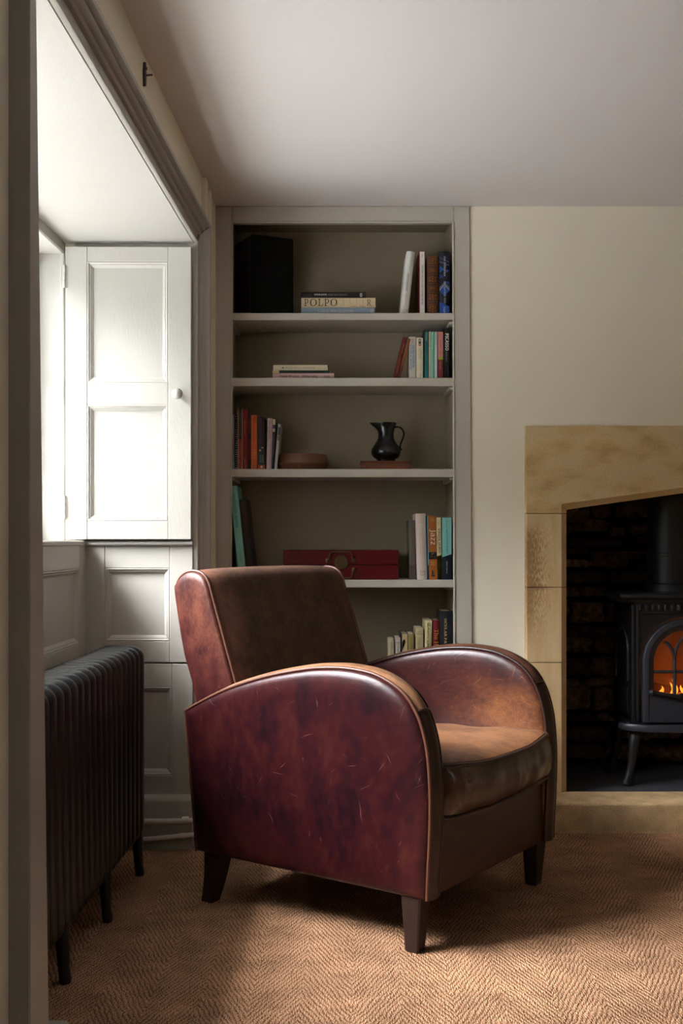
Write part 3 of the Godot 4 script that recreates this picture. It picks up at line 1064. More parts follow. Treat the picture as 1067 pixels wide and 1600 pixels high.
func stove() -> void:
	var st := thing("wood_stove", "dark cast iron wood burning stove with an arched glass door and fire inside", "stove", Vector3(1.205, 0.098, -4.06))
	var iron: StandardMaterial3D = M.iron
	var zf := 0.13
	var mb := MB.new()
	# carcass: back, sides, floor and top round an open firebox
	mb.box(Vector3(-0.187, 0.222, -0.13), Vector3(0.187, 0.64, -0.115), 0.002)
	mb.box(Vector3(-0.187, 0.222, -0.13), Vector3(-0.172, 0.64, zf - 0.006), 0.002)
	mb.box(Vector3(0.172, 0.222, -0.13), Vector3(0.187, 0.64, zf - 0.006), 0.002)
	mb.box(Vector3(-0.187, 0.222, -0.13), Vector3(0.187, 0.235, zf - 0.006), 0.002)
	mb.box(Vector3(-0.187, 0.615, -0.13), Vector3(0.187, 0.64, zf - 0.006), 0.002)
	part(st, "carcass", mb, iron)
	# front plate with the arched hole
	var arch := func(hw: float, bottom: float, z: float, k: int) -> Array:
		var r := []
		for i in k:
			r.append(Vector3(-hw, lerpf(bottom, 0.432, float(i) / k), z))
		for i in 33:
			var a := PI - PI * i / 32.0
			r.append(Vector3(hw * cos(a), 0.432 + hw * sin(a), z))
		for i in k:
			r.append(Vector3(hw, lerpf(0.432, bottom, (i + 1.0) / k), z))
		return r
	var rect := func(ring: Array, hw: float, bottom: float, top: float, z: float) -> Array:
		var r := []
		for p in ring:
			var q := Vector2(p.x, p.y - 0.432)
			if p.y <= 0.432:
				r.append(Vector3(signf(p.x) * hw, lerpf(bottom, 0.432, (p.y - ring[0].y) / (0.432 - ring[0].y)), z))
			else:
				var f := minf(hw / maxf(absf(q.x), 0.0001), (top - 0.432) / maxf(q.y, 0.0001))
				r.append(Vector3(q.x * f, 0.432 + q.y * f, z))
		return r
	mb = MB.new()
	var hole: Array = arch.call(0.158, 0.222, zf, 4)
	var hole2: Array = arch.call(0.158, 0.222, zf - 0.012, 4)
	var edge: Array = rect.call(hole, 0.187, 0.222, 0.64, zf)
	var edge2: Array = rect.call(hole, 0.187, 0.222, 0.64, zf - 0.012)
	mb.loft([hole, edge, edge2, hole2], false, true)
	part(st, "front_plate", mb, iron)
	# pilasters, line of dentils and a bead on the front
	for sx in [-1.0, 1.0]:
		for x in [0.165, 0.181]:
			mb = MB.new()
			mb.box(Vector3(sx * x - 0.005, 0.225, zf - 0.002), Vector3(sx * x + 0.005, 0.632, zf + 0.005), 0.003)
			part(st, "pilaster", mb, iron)
	for i in 15:
		mb = MB.new()
		mb.box(Vector3(-0.163 + i * 0.0225, 0.612, zf - 0.002), Vector3(-0.151 + i * 0.0225, 0.634, zf + 0.007), 0.003)
		part(st, "dentil", mb, iron)
	mb = MB.new()
	mb.box(Vector3(-0.158, 0.600, zf - 0.002), Vector3(0.158, 0.604, zf + 0.004), 0.0015)
	part(st, "bead", mb, iron)
	# side ornament: an arched raised rim over a square panel
	for sx in [-1.0, 1.0]:
		mb = MB.new()
		var pts := []
		for p in arch.call(0.085, 0.33, 0.0, 3):
			pts.append(Vector3(sx * 0.188, p.y + 0.03, p.x))
		mb.tube(pts, 0.006, 6)
		part(st, "side_arch", mb, iron)
		mb = MB.new()
		mb.box(Vector3(sx * 0.186, 0.25, -0.09), Vector3(sx * 0.194, 0.345, 0.09), 0.004)
		part(st, "side_panel", mb, iron)
	# stepped top plate
	mb = MB.new()
	var rings := []
	for q in [[0.19, 0.10, 0.636], [0.205, 0.115, 0.637], [0.212, 0.122, 0.643], [0.214, 0.124, 0.650], [0.224, 0.134, 0.654], [0.229, 0.139, 0.660], [0.229, 0.139, 0.668], [0.224, 0.134, 0.674], [0.2, 0.12, 0.6755]]:
		var r := []
		for c in [[1, 1], [-1, 1], [-1, -1], [1, -1]]:
			for i in 5:
				var a: float = atan2(c[1], c[0]) - PI / 4 + PI / 2 * i / 4.0
				r.append(Vector3(c[0] * (q[0] - 0.03) + 0.03 * cos(a), q[2], c[1] * (q[1] + 0.012 - 0.03) + 0.03 * sin(a)))
		rings.append(r)
	mb.loft(rings)
	part(st, "top_plate", mb, iron, 0.8)
	# flue
	mb = MB.new()
	mb.lathe([Vector2(0, 0.67), Vector2(0.092, 0.67), Vector2(0.092, 0.70), Vector2(0.084, 0.705), Vector2(0.084, 0.80), Vector2(0.087, 0.802), Vector2(0.087, 0.812), Vector2(0.084, 0.814), Vector2(0.084, 1.3), Vector2(0, 1.3)], 40, Vector3(0, 0, -0.04))
	part(st, "flue_pipe", mb, iron)
	# ash lip below the door
	mb = MB.new()
	rings = []
	for q in [[0.90, 0.196], [0.98, 0.197], [1.0, 0.203], [1.0, 0.214], [0.98, 0.2205], [0.93, 0.221], [0.90, 0.215], [0.4, 0.214]]:
		var r := []
		for i in 40:
			var a := TAU * i / 40.0
			var p := Vector2(cos(a), sin(a))
			var hw := 0.232
			var dp := 0.092 if p.y > 0 else 0.015
			r.append(Vector3(signf(p.x) * pow(absf(p.x), 0.75) * hw * q[0], q[1], zf - 0.01 + p.y * dp * q[0]))
		rings.append(r)
	mb.loft(rings)
	part(st, "ash_lip", mb, M.enamel, 0.6)
	mb = MB.new()
	mb.box(Vector3(-0.20, 0.198, -0.14), Vector3(0.20, 0.2235, zf), 0.004)
	part(st, "base_plate", mb, iron)
	# cabriole legs with a scroll at the knee
	for sx in [-1.0, 1.0]:
		for sz in [-1.0, 1.0]:
			mb = MB.new()
			var zz: float = 0.115 if sz > 0 else -0.105
			var pts := [Vector3(sx * 0.163, 0.20, zz - sz * 0.02), Vector3(sx * 0.172, 0.165, zz - sz * 0.004), Vector3(sx * 0.180, 0.11, zz), Vector3(sx * 0.187, 0.06, zz), Vector3(sx * 0.197, 0.025, zz + sz * 0.006), Vector3(sx * 0.203, 0.010, zz + sz * 0.010), Vector3(sx * 0.205, 0.0, zz + sz * 0.011)]
			mb.tube(smooth_path(pts, 4), [0.024, 0.0236, 0.023, 0.022, 0.021, 0.02, 0.0192, 0.0185, 0.0178, 0.0168, 0.0158, 0.015, 0.0142, 0.0138, 0.0135, 0.0135, 0.0138, 0.0145, 0.0155, 0.0165, 0.018, 0.0195, 0.02, 0.019, 0.0175], 12)
			var lg := part(st, "leg", mb, iron)
			mb = MB.new()
			var sc := []
			for i in 15:
				var a := -PI / 2 + i * 0.26
				sc.append(Vector3(sx * (0.140 - 0.018 * (1.0 - i / 26.0) * cos(a)), 0.178 + 0.018 * (1.0 - i / 26.0) * sin(a), zz + sz * 0.012))
			mb.tube(sc, 0.006, 8)
			part(lg, "scroll", mb, iron)
	# door: arched frame, tracery, lower panel, handle
	var dm: StandardMaterial3D = M.enamel
	var dz := zf + 0.006
	mb = MB.new()
	var loops := []
	for q in [[0.153, dz - 0.02], [0.153, dz], [0.150, dz + 0.008], [0.144, dz + 0.012], [0.132, dz + 0.013], [0.1285, dz + 0.009], [0.124, dz + 0.0085], [0.118, dz + 0.004], [0.112, dz + 0.002], [0.112, dz - 0.02]]:
		loops.append(arch.call(q[0], 0.2235 if q[0] > 0.13 else 0.318, q[1], 6))
	mb.loft(loops, false, true)
	var door := part(st, "door", mb, dm, 0.85)
	mb = MB.new()
	mb.box(Vector3(-0.130, 0.2235, dz - 0.02), Vector3(0.130, 0.320, dz + 0.004), 0.002)
	part(door, "lower_door_panel", mb, dm)
	mb = MB.new()
	var fr := []
	for q in [[0.0, dz + 0.003], [0.0, dz + 0.008], [0.003, dz + 0.009], [0.006, dz + 0.003]]:
		var i: float = q[0]
		fr.append([Vector3(-0.105 + i, 0.242 + i, q[1]), Vector3(0.105 - i, 0.242 + i, q[1]), Vector3(0.105 - i, 0.300 - i, q[1]), Vector3(-0.105 + i, 0.300 - i, q[1])])
	mb.loft(fr, false, true)
	part(door, "raised_border", mb, dm)
	for sx in [-1.0, 1.0]:
		mb = MB.new()
		mb.box(Vector3(sx * 0.037 - 0.0055, 0.315, dz - 0.014), Vector3(sx * 0.037 + 0.0055, 0.44, dz + 0.003), 0.003)
		part(door, "mullion", mb, dm)
		for e in [[-1.0, 0.113], [1.0, 0.0]]:
			mb = MB.new()
			var pts := []
			for i in 11:
				var u := i / 10.0
				if e[0] < 0:
					pts.append(Vector3(sx * (0.037 + 0.045 * (1.0 - cos(u * 1.35))), 0.436 + 0.068 * sin(u * 1.35), dz - 0.005))
				else:
					pts.append(Vector3(sx * (0.037 - 0.047 * (1.0 - cos(u * 1.35))), 0.436 + 0.085 * sin(u * 1.35), dz - 0.005))
			mb.tube(pts, 0.006, 8)
			part(door, "tracery_bar", mb, dm)
	mb = MB.new()
	mb.box(Vector3(-0.113, 0.393, dz - 0.014), Vector3(0.113, 0.403, dz + 0.003), 0.003)
	part(door, "transom", mb, dm)
	for i in 3:
		var xa: float = [-0.112, -0.0315, 0.0425][i]
		var xb: float = [-0.0425, 0.0315, 0.112][i]
		mb = MB.new()
		mb.box(Vector3(xa, 0.318, dz - 0.012), Vector3(xb, 0.393, dz - 0.010), 0.0002)
		part(door, "pane", mb, M.stove_glass)
		mb = MB.new()
		var poly := [Vector2(xa, 0.403), Vector2(xb, 0.403)]
		for k in 9:
			var x := lerpf(xb, xa, k / 8.0)
			poly.append(Vector2(x, 0.432 + sqrt(maxf(0.112 * 0.112 - x * x, 0.0))))
		mb.prism(poly, dz - 0.012, dz - 0.010, 2)
		part(door, "pane", mb, M.stove_glass)
	mb = MB.new()
	var hp := [Vector3(-0.122, 0.330, dz + 0.022), Vector3(-0.05, 0.318, dz + 0.026), Vector3(-0.025, 0.312, dz + 0.024)]
	mb.tube(hp, [0.0065, 0.007, 0.0085], 12)
	mb.lathe([Vector2(0, -0.012), Vector2(0.008, -0.010), Vector2(0.0125, 0), Vector2(0.008, 0.010), Vector2(0, 0.012)], 16, Vector3(-0.124, 0.330, dz + 0.022), 0)
	mb.lathe([Vector2(0, 0.0), Vector2(0.016, 0.0), Vector2(0.016, 0.014), Vector2(0.012, 0.019), Vector2(0.004, 0.020), Vector2(0, 0.019)], 20, Vector3(-0.02, 0.311, dz + 0.006), 2)
	part(door, "handle", mb, iron)
	# inside: brick lining, two logs, flames and their light
	mb = MB.new()
	mb.box(Vector3(-0.17, 0.236, -0.114), Vector3(0.17, 0.612, -0.09), 0.002)
	mb.box(Vector3(-0.171, 0.236, -0.09), Vector3(-0.15, 0.612, 0.10), 0.002)
	mb.box(Vector3(0.15, 0.236, -0.09), Vector3(0.171, 0.612, 0.10), 0.002)
	part(st, "firebrick_lining", mb, M.firebrick)
	for q in [[Vector3(-0.13, 0.265, 0.0), Vector3(0.14, 0.275, 0.03), 0.03], [Vector3(-0.10, 0.315, -0.03), Vector3(0.12, 0.30, 0.02), 0.026], [Vector3(-0.14, 0.262, -0.05), Vector3(0.10, 0.262, -0.06), 0.026]]:
		var lg := thing("burning_log", "charred log burning in the stove, %s" % ["at the front of the grate", "lying across the top", "at the back of the grate"][taken.get("burning_log", 0)], "log", Vector3(1.205, 0.098, -4.06) + (q[0] + q[1]) / 2, "logs in the stove")
		mb = MB.new()
		var pts := []
		for i in 7:
			pts.append(q[0].lerp(q[1], i / 6.0) - (q[0] + q[1]) / 2 + Vector3(0, 0.004 * sin(i * 2.1), 0.003 * cos(i * 1.7)))
		mb.tube(pts, q[2], 9)
		part(lg, "bark", mb, M.log_bark, 0.4)
	var fire := thing("fire", "orange flames rising from the logs behind the stove glass", "fire", Vector3(1.205, 0.098 + 0.30, -4.02))
	for q in [[-0.058, 0.036, 0.0], [-0.024, 0.05, 0.012], [-0.008, 0.06, -0.01], [0.03, 0.055, 0.008], [0.07, 0.04, 0.0], [0.012, 0.042, 0.02]]:
		mb = MB.new()
		var pts := []
		var rad := []
		for i in 9:
			var u := i / 8.0
			pts.append(Vector3(q[0] + 0.006 * sin(u * 5.0 + q[0] * 40.0), u * q[1], q[2] + 0.004 * sin(u * 4.0)))
			rad.append(0.0005 + 0.0085 * pow(sin(PI * (0.15 + 0.85 * u)), 1.0) * (1.0 - u * 0.5))
		mb.tube(pts, rad, 8)
		part(fire, "flame", mb, M.flame)
	var l := OmniLight3D.new()
	l.name = "fire_light"
	l.light_color = c8(255, 128, 44)
	l.light_energy = 0.007
	l.light_size = 0.03
	l.omni_range = 8.0
	l.omni_attenuation = 2.0
	l.shadow_enabled = true
	l.position = Vector3(-0.02, 0.06, 0.035)
	fire.add_child(l)


# ---------------------------------------------------------------- the club chair
# Own axes: x across the chair, y up, z towards its front.

func arm_profile() -> Array:
	# (z, y) of the arm's edge from the tip at the back, over the top and down the front
	return [Vector2(-0.405, 0.500), Vector2(-0.33, 0.537), Vector2(-0.251, 0.571), Vector2(-0.17, 0.598), Vector2(-0.10, 0.617), Vector2(-0.03, 0.632), Vector2(0.03, 0.642), Vector2(0.09, 0.647), Vector2(0.14, 0.647), Vector2(0.20, 0.640), Vector2(0.25, 0.622), Vector2(0.29, 0.596), Vector2(0.318, 0.560), Vector2(0.336, 0.520), Vector2(0.348, 0.470), Vector2(0.354, 0.41), Vector2(0.356, 0.35), Vector2(0.354, 0.27), Vector2(0.350, 0.20), Vector2(0.347, 0.132)]

func arm_panel(outline: Array, base: float, face: float, dir: float, puff: float) -> MB:
	# a padded panel: flat behind, swelling quickly from its edge
	var mb := MB.new()
	var c := Vector2(-0.02, 0.35)
	var rings := []
	var ring := func(s: float, x: float) -> Array:
		var r := []
		for p in outline:
			var q: Vector2 = c + (p - c) * s
			r.append(Vector3(x, q.y, q.x))
		return r
	rings.append(ring.call(0.05, base))
	rings.append(ring.call(0.999, base))
	for q in [[1.0, 0.0], [0.992, 0.3], [0.98, 0.5], [0.96, 0.68], [0.93, 0.82], [0.88, 0.91], [0.8, 0.96], [0.65, 0.99], [0.45, 1.0], [0.25, 1.0], [0.03, 1.0]]:
		rings.append(ring.call(q[0], face + dir * puff * q[1]))
	mb.loft(rings)
	mb.map_uv(func(p: Vector3) -> Vector2: return Vector2((p.z + 0.42) / 0.80, 1.0 - (p.y - 0.12) / 0.54))
	return mb

func along(path: Array, xs: Array, out: Array) -> MB:
	# a band swept along (z,y) points: xs across, out the height off the path
	var mb := MB.new()
	var rings := []
	for i in path.size():
		var t: Vector2 = (path[mini(i + 1, path.size() - 1)] - path[maxi(i - 1, 0)]).normalized()
		var n := Vector2(-t.y, t.x)
		var r := []
		for k in xs.size():
			var q: Vector2 = path[i] + n * out[k]
			r.append(Vector3(xs[k], q.y, q.x))
		rings.append(r)
	return mb.loft(rings)

func edge_tube(path: Array, x: float, off: float, r: float) -> MB:
	var mb := MB.new()
	var pts := []
	for i in path.size():
		var t: Vector2 = (path[mini(i + 1, path.size() - 1)] - path[maxi(i - 1, 0)]).normalized()
		var q: Vector2 = path[i] + Vector2(-t.y, t.x) * off
		pts.append(Vector3(x, q.y, q.x))
	return mb.tube(pts, r, 8)

func club_chair() -> void:
	var ch := thing("club_armchair", "worn oxblood leather club armchair with rounded arms and a scuffed brown seat", "armchair", Vector3(0.108, 0, -3.043))
	ch.rotation.y = deg_to_rad(54.45)
	var top := smooth_path(arm_profile(), 5)
	var back := [Vector2(-0.363, 0.132), Vector2(-0.378, 0.27), Vector2(-0.392, 0.39)]
	var outline := back + top
	# the top band ends in a seam where the arm turns down
	var seam := 0
	for i in top.size():
		if top[i].x < 0.322 and top[i].y > 0.5:
			seam = i
	for sx in [-1.0, 1.0]:
		part(ch, "outer_arm_panel", arm_panel(outline, sx * 0.312, sx * 0.334, sx, 0.019), M.oxblood, 0.5)
		part(ch, "inner_arm_panel", arm_panel(outline, sx * 0.311, sx * 0.288, -sx, 0.016), M.inner_arm, 0.5)
		var xs := []
		var out := []
		for k in 11:
			var u := k / 10.0
			xs.append(sx * lerpf(0.335, 0.285, u))
			out.append(0.001 + 0.011 * pow(sin(PI * clampf(u, 0.02, 0.98)), 0.7))
		xs.append_array([sx * 0.290, sx * 0.330])
		out.append_array([-0.02, -0.02])
		var band := along(top.slice(0, seam + 1), xs, out)
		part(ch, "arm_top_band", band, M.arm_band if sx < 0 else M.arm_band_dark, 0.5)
		part(ch, "arm_front_band", along(top.slice(seam), xs, out), M.dark_hide, 0.5)
		part(ch, "arm_back_band", along(back + [top[0]], xs, out), M.oxblood_rubbed, 0.5)
		# piping along both edges of the band, and across the seam
		part(ch, "piping", edge_tube(outline, sx * 0.3375, 0.002, 0.0042), M.piping, 0.3)
		part(ch, "piping", edge_tube(top, sx * 0.2835, 0.002, 0.0042), M.piping_dark, 0.3)
		var cross := []
		var t: Vector2 = (top[seam + 1] - top[seam - 1]).normalized()
		for k in 11:
			var q: Vector2 = top[seam] + Vector2(-t.y, t.x) * (out[k] + 0.0005)
			cross.append(Vector3(xs[k], q.y, q.x))
		var sp := MB.new()
		sp.tube(cross, 0.0035, 8)
		part(ch, "seam_piping", sp, M.piping_dark, 0.3)
	# back rest: raked pad with a rounded top
	var prof := smooth_path([Vector2(-0.195, 0.40), Vector2(-0.257, 0.585), Vector2(-0.292, 0.680), Vector2(-0.335, 0.800), Vector2(-0.350, 0.842), Vector2(-0.368, 0.864), Vector2(-0.395, 0.873), Vector2(-0.425, 0.871), Vector2(-0.450, 0.858), Vector2(-0.465, 0.836), Vector2(-0.468, 0.810), Vector2(-0.433, 0.653), Vector2(-0.392, 0.54), Vector2(-0.37, 0.40)], 4)
	var mb := MB.new()
	var rings := []
	var mid := Vector2(-0.36, 0.68)
	var station := func(x: float, s: float, crown: float) -> Array:
		var r := []
		for i in prof.size():
			var p: Vector2 = mid + (prof[i] - mid) * s
			# the front swells forward, the top rises a little in the middle
			var front := 1.0 - smoothstep(16.0, 30.0, float(i))
			var q := Vector2(p.x + crown * 0.016 * front * smoothstep(0.0, 10.0, float(i)), p.y + crown * 0.009 * smoothstep(0.80, 0.87, p.y))
			r.append(Vector3(x, q.y, q.x))
		return r
	for q in [[-0.306, 0.985, 0.0], [-0.305, 0.996, 0.0], [-0.298, 1.0, 0.1], [-0.285, 1.0, 0.3], [-0.25, 1.0, 0.6], [-0.18, 1.0, 0.85], [-0.09, 1.0, 0.97], [0.0, 1.0, 1.0], [0.09, 1.0, 0.97], [0.18, 1.0, 0.85], [0.25, 1.0, 0.6], [0.285, 1.0, 0.3], [0.298, 1.0, 0.1], [0.305, 0.996, 0.0], [0.306, 0.985, 0.0]]:
		rings.append(station.call(q[0], q[1], q[2]))
	mb.loft(rings)
	mb.map_uv(func(p: Vector3) -> Vector2: return Vector2((p.x + 0.306) / 0.612, 1.0 - (p.y - 0.40 + maxf(-0.36 - p.z, 0.0)) / 0.60))
	var br := part(ch, "backrest", mb, M.back_hide, 0.5)
	for sx in [-1.0, 1.0]:
		mb = MB.new()
		rings = []
		for q in [[0.3, 0.296], [0.99, 0.296], [1.0, 0.3075], [0.985, 0.313], [0.95, 0.3175], [0.88, 0.3205], [0.7, 0.3225], [0.4, 0.323], [0.04, 0.323]]:
			rings.append(station.call(sx * q[1], q[0], 0.0))
		mb.loft(rings)
		mb.map_uv(func(p: Vector3) -> Vector2: return Vector2((p.z + 0.5) / 0.32, 1.0 - (p.y - 0.40) / 0.49))
		part(br, "side_panel", mb, M.oxblood_rubbed, 0.5)
		mb = MB.new()
		var pts := []
		for p in prof.slice(0, 46):
			var d: Vector2 = (p - mid).normalized()
			pts.append(Vector3(sx * 0.3065, p.y + d.y * 0.0015, p.x + d.x * 0.0015))
		mb.tube(pts, 0.0042, 8)
		part(br, "piping", mb, M.piping, 0.3)
	# outside back, seat deck and frame between the arms
	mb = MB.new()
	mb.hexa([Vector3(-0.30, 0.132, -0.375), Vector3(0.30, 0.132, -0.375), Vector3(0.30, 0.56, -0.41), Vector3(-0.30, 0.56, -0.41), Vector3(-0.30, 0.132, -0.33), Vector3(0.30, 0.132, -0.33), Vector3(0.30, 0.56, -0.36), Vector3(-0.30, 0.56, -0.36)], 0.01)
	part(ch, "outside_back", mb, M.oxblood_rubbed)
	mb = MB.new()
	mb.box(Vector3(-0.325, 0.128, -0.355), Vector3(0.325, 0.150, 0.338), 0.004)
	mb.box(Vector3(-0.295, 0.145, -0.34), Vector3(0.295, 0.300, 0.31), 0.01)
	part(ch, "seat_frame", mb, M.dark_hide)
	# front rail, rolled over at the top
	mb = MB.new()
	mb.prism([Vector2(0.300, 0.130), Vector2(0.340, 0.130), Vector2(0.343, 0.14), Vector2(0.345, 0.20), Vector2(0.345, 0.285), Vector2(0.343, 0.300), Vector2(0.337, 0.311), Vector2(0.328, 0.316), Vector2(0.300, 0.316)], -0.289, 0.289, 0, 0.004)
	mb.map_uv(func(p: Vector3) -> Vector2: return Vector2((p.x + 0.3) / 0.6, 1.0 - (p.y - 0.12) / 0.2))
	part(ch, "front_rail", mb, M.rail_hide, 0.8)
	# seat cushion: boxed, piped, its top crowned and creased
	var edge := func(inset: float, y: float, puff: float) -> Array:
		var r := []
		for i in 176:
			# walk round a rectangle with rounded corners, evenly
			var hw := 0.277
			var hd := 0.300
			var rc := 0.030
			var arc := PI / 2 * rc
			var total := 4.0 * (hw - rc) + 4.0 * (hd - rc) + 4.0 * arc
			var d := total * i / 176.0
			var p := Vector2.ZERO
			var legs := [2.0 * (hw - rc), arc, 2.0 * (hd - rc), arc, 2.0 * (hw - rc), arc, 2.0 * (hd - rc), arc]
			var k := 0
			while k < 7 and d > legs[k]:
				d -= legs[k]
				k += 1
			var corner: Vector2 = [Vector2(hw - rc, hd - rc), Vector2(hw - rc, -(hd - rc)), Vector2(-(hw - rc), -(hd - rc)), Vector2(-(hw - rc), hd - rc)][k / 2]
			if k % 2:
				var a := PI / 2 - PI / 2 * (k / 2) - d / rc
				p = corner + Vector2(cos(a), sin(a)) * rc
			else:
				var off: Vector2 = [Vector2(0, rc), Vector2(rc, 0), Vector2(0, -rc), Vector2(-rc, 0)][k / 2]
				var way: Vector2 = [Vector2(1, 0), Vector2(0, -1), Vector2(-1, 0), Vector2(0, 1)][k / 2]
				p = corner + off + way * (d - legs[k])
			var q := Vector2(p.x / hw, p.y / hd)
			var hx := 0.277 - inset + puff * 0.3
			var x := q.x * hx
			var z := lerpf(-0.235 + inset, 0.366 - inset + puff, q.y * 0.5 + 0.5)
			var fr := smoothstep(0.2, 1.0, q.y)
			# the end towards the chair's front bows out in the middle and puckers
			z += fr * 0.026 * (1.0 - pow(x / 0.28, 2.0))
			var u := x + 0.10 * (y - 0.36) * sin(x * 14.0)
			var crease := sin(u * 118.0 + 1.6 * sin(u * 37.0)) * 0.0016 * (0.6 + 0.6 * sin(u * 21.0 + 1.0)) + sin(u * 52.0 + 0.6) * 0.0022 + 0.0016 * sin(u * 210.0 + y * 60.0) * smoothstep(0.36, 0.41, y)
			z += crease * (1.0 if puff > 0.0 else 0.12) * fr
			var yy := y + 0.012 * smoothstep(0.1, 0.28, absf(x)) * fr - 0.014 * maxf(-q.y, 0.0)
			if y < 0.36:
				yy = y + 0.004 * sin(x * 9.0)
			r.append(Vector3(x, yy, z))
		return r
	mb = MB.new()
	rings = []
	for q in [[0.25, 0.303, 0.0], [0.03, 0.303, 0.0], [0.008, 0.307, 0.0], [0.0, 0.314, 0.0], [0.0, 0.322, 0.004], [0.0, 0.34, 0.011], [0.0, 0.365, 0.015], [0.0, 0.39, 0.012], [0.0, 0.408, 0.006], [0.0, 0.418, 0.0], [0.006, 0.4255, 0.0], [0.018, 0.430, 0.0], [0.04, 0.435, 0.0], [0.08, 0.440, 0.0], [0.14, 0.444, 0.0], [0.20, 0.446, 0.0], [0.25, 0.4465, 0.0], [0.268, 0.4465, 0.0]]:
		var ring: Array = edge.call(q[0], q[1], q[2])
		for i in ring.size():
			var p: Vector3 = ring[i]
			if q[1] > 0.42:
				# a sat-in hollow and soft creases running across
				p.y += -0.007 * exp(-pow((p.x + 0.02) / 0.14, 2.0) - pow((p.z - 0.02) / 0.13, 2.0)) + 0.0016 * sin(p.z * 42.0 + p.x * 17.0) * smoothstep(0.0, 0.06, q[0])
				ring[i] = p
		rings.append(ring)
	var cu := Node3D.new()
	cu.name = "seat_cushion"
	ch.add_child(cu, true)
	mb.loft(rings.slice(0, 11))
	mb.map_uv(func(p: Vector3) -> Vector2: return Vector2((p.x + 0.29) / 0.58, 0.5 + (0.43 - p.y) * 1.5))
	part(cu, "boxing", mb, M.boxing_hide, 0.4)
	mb = MB.new()
	var lid := rings.slice(10)
	lid.push_front(edge.call(0.012, 0.41, 0.0))
	mb.loft(lid)
	mb.map_uv(func(p: Vector3) -> Vector2: return Vector2((p.x + 0.29) / 0.58, (p.z + 0.25) / 0.66))
	part(cu, "cushion_top", mb, M.seat_hide, 0.4)
	for y in [0.4195, 0.3125]:
		mb = MB.new()
		mb.tube(edge.call(-0.001, y, 0.0), 0.0045, 8, true)
		part(cu, "piping", mb, M.piping_dark, 0.3)
	# legs: square tapered in front, swept back behind
	for sx in [-1.0, 1.0]:
		mb = MB.new()
		var x: float = sx * 0.312
		mb.hexa([Vector3(x - 0.0165, 0, 0.283), Vector3(x + 0.0165, 0, 0.283), Vector3(x + 0.0265, 0.135, 0.276), Vector3(x - 0.0265, 0.135, 0.276), Vector3(x - 0.0165, 0, 0.318), Vector3(x + 0.0165, 0, 0.318), Vector3(x + 0.0265, 0.135, 0.331), Vector3(x - 0.0265, 0.135, 0.331)], 0.003)
		part(ch, "leg", mb, M.leg_wood)
		mb = MB.new()
		rings = []
		for i in 9:
			var u := i / 8.0
			var zc := -0.318 - 0.016 * pow(1.0 - u, 2.0) + 0.012 * u
			var hw := lerpf(0.017, 0.026, u)
			var xx: float = sx * 0.318
			rings.append([Vector3(xx - hw, u * 0.135, zc - hw), Vector3(xx + hw, u * 0.135, zc - hw), Vector3(xx + hw, u * 0.135, zc + hw), Vector3(xx - hw, u * 0.135, zc + hw)])
		mb.loft(rings)
		part(ch, "leg", mb, M.leg_wood)


func radiator() -> void:
	# cast sections side by side along the bay; own axes as the bay's
	var pitch := 0.0556
	var first := 1.925
	var count := 24
	var base := bay * Vector3(2.56, 0, -0.1865)
	var rd := thing("column_radiator", "dark grey cast iron column radiator under the window", "radiator", base)
	rd.basis = bay.basis
	# one section: front and rear columns joined over the top and under the bottom, with a middle column
	var mb := MB.new()
	var pts := []
	var hn := 0.050
	var y0 := 0.122
	var y1 := 0.638
	var rc := 0.017
	for c in [[1, 1, 0.0], [-1, 1, 1.0], [-1, -1, 2.0], [1, -1, 3.0]]:
		for i in 6:
			var a: float = (c[2] + i / 5.0) * PI / 2
			pts.append(Vector3(0, (y1 if c[1] > 0 else y0) + (-c[1] * rc) + rc * sin(a), c[0] * (hn - rc) + rc * cos(a)))
	mb.tube(pts, 0.0185, 12, true, Vector2(1.0, 1.3), Vector3.RIGHT)
	mb.tube([Vector3(0, 0.13, 0), Vector3(0, 0.63, 0)], 0.0185, 10)
	mb.tube([Vector3(-pitch / 2, 0.15, 0), Vector3(pitch / 2, 0.15, 0)], 0.02, 10)
	mb.tube([Vector3(-pitch / 2, 0.61, 0), Vector3(pitch / 2, 0.61, 0)], 0.02, 10)
	var section := mb.mesh(0.5)
	for i in count:
		var o := MeshInstance3D.new()
		o.name = "radiator_section"
		o.mesh = section
		o.material_override = M.radiator_paint
		o.position = Vector3(first + pitch * i - 2.56, 0, 0)
		rd.add_child(o, true)
		if i in [9, 16, 23]:
			for sn in [-1.0, 1.0]:
				mb = MB.new()
				mb.tube([Vector3(0, 0.13, sn * 0.048), Vector3(0, 0.08, sn * 0.05), Vector3(0, 0.03, sn * 0.053), Vector3(0, 0.008, sn * 0.056), Vector3(0, 0.0, sn * 0.056)], [0.022, 0.019, 0.016, 0.017, 0.016], 10, false, Vector2(0.8, 1.0))
				var f := part(rd, "foot", mb, M.radiator_paint, 0.5)
				f.position = o.position


# ---------------------------------------------------------------- books
# A standing book: own origin at the middle of its spine's foot, x across the spine, z out of the shelf.

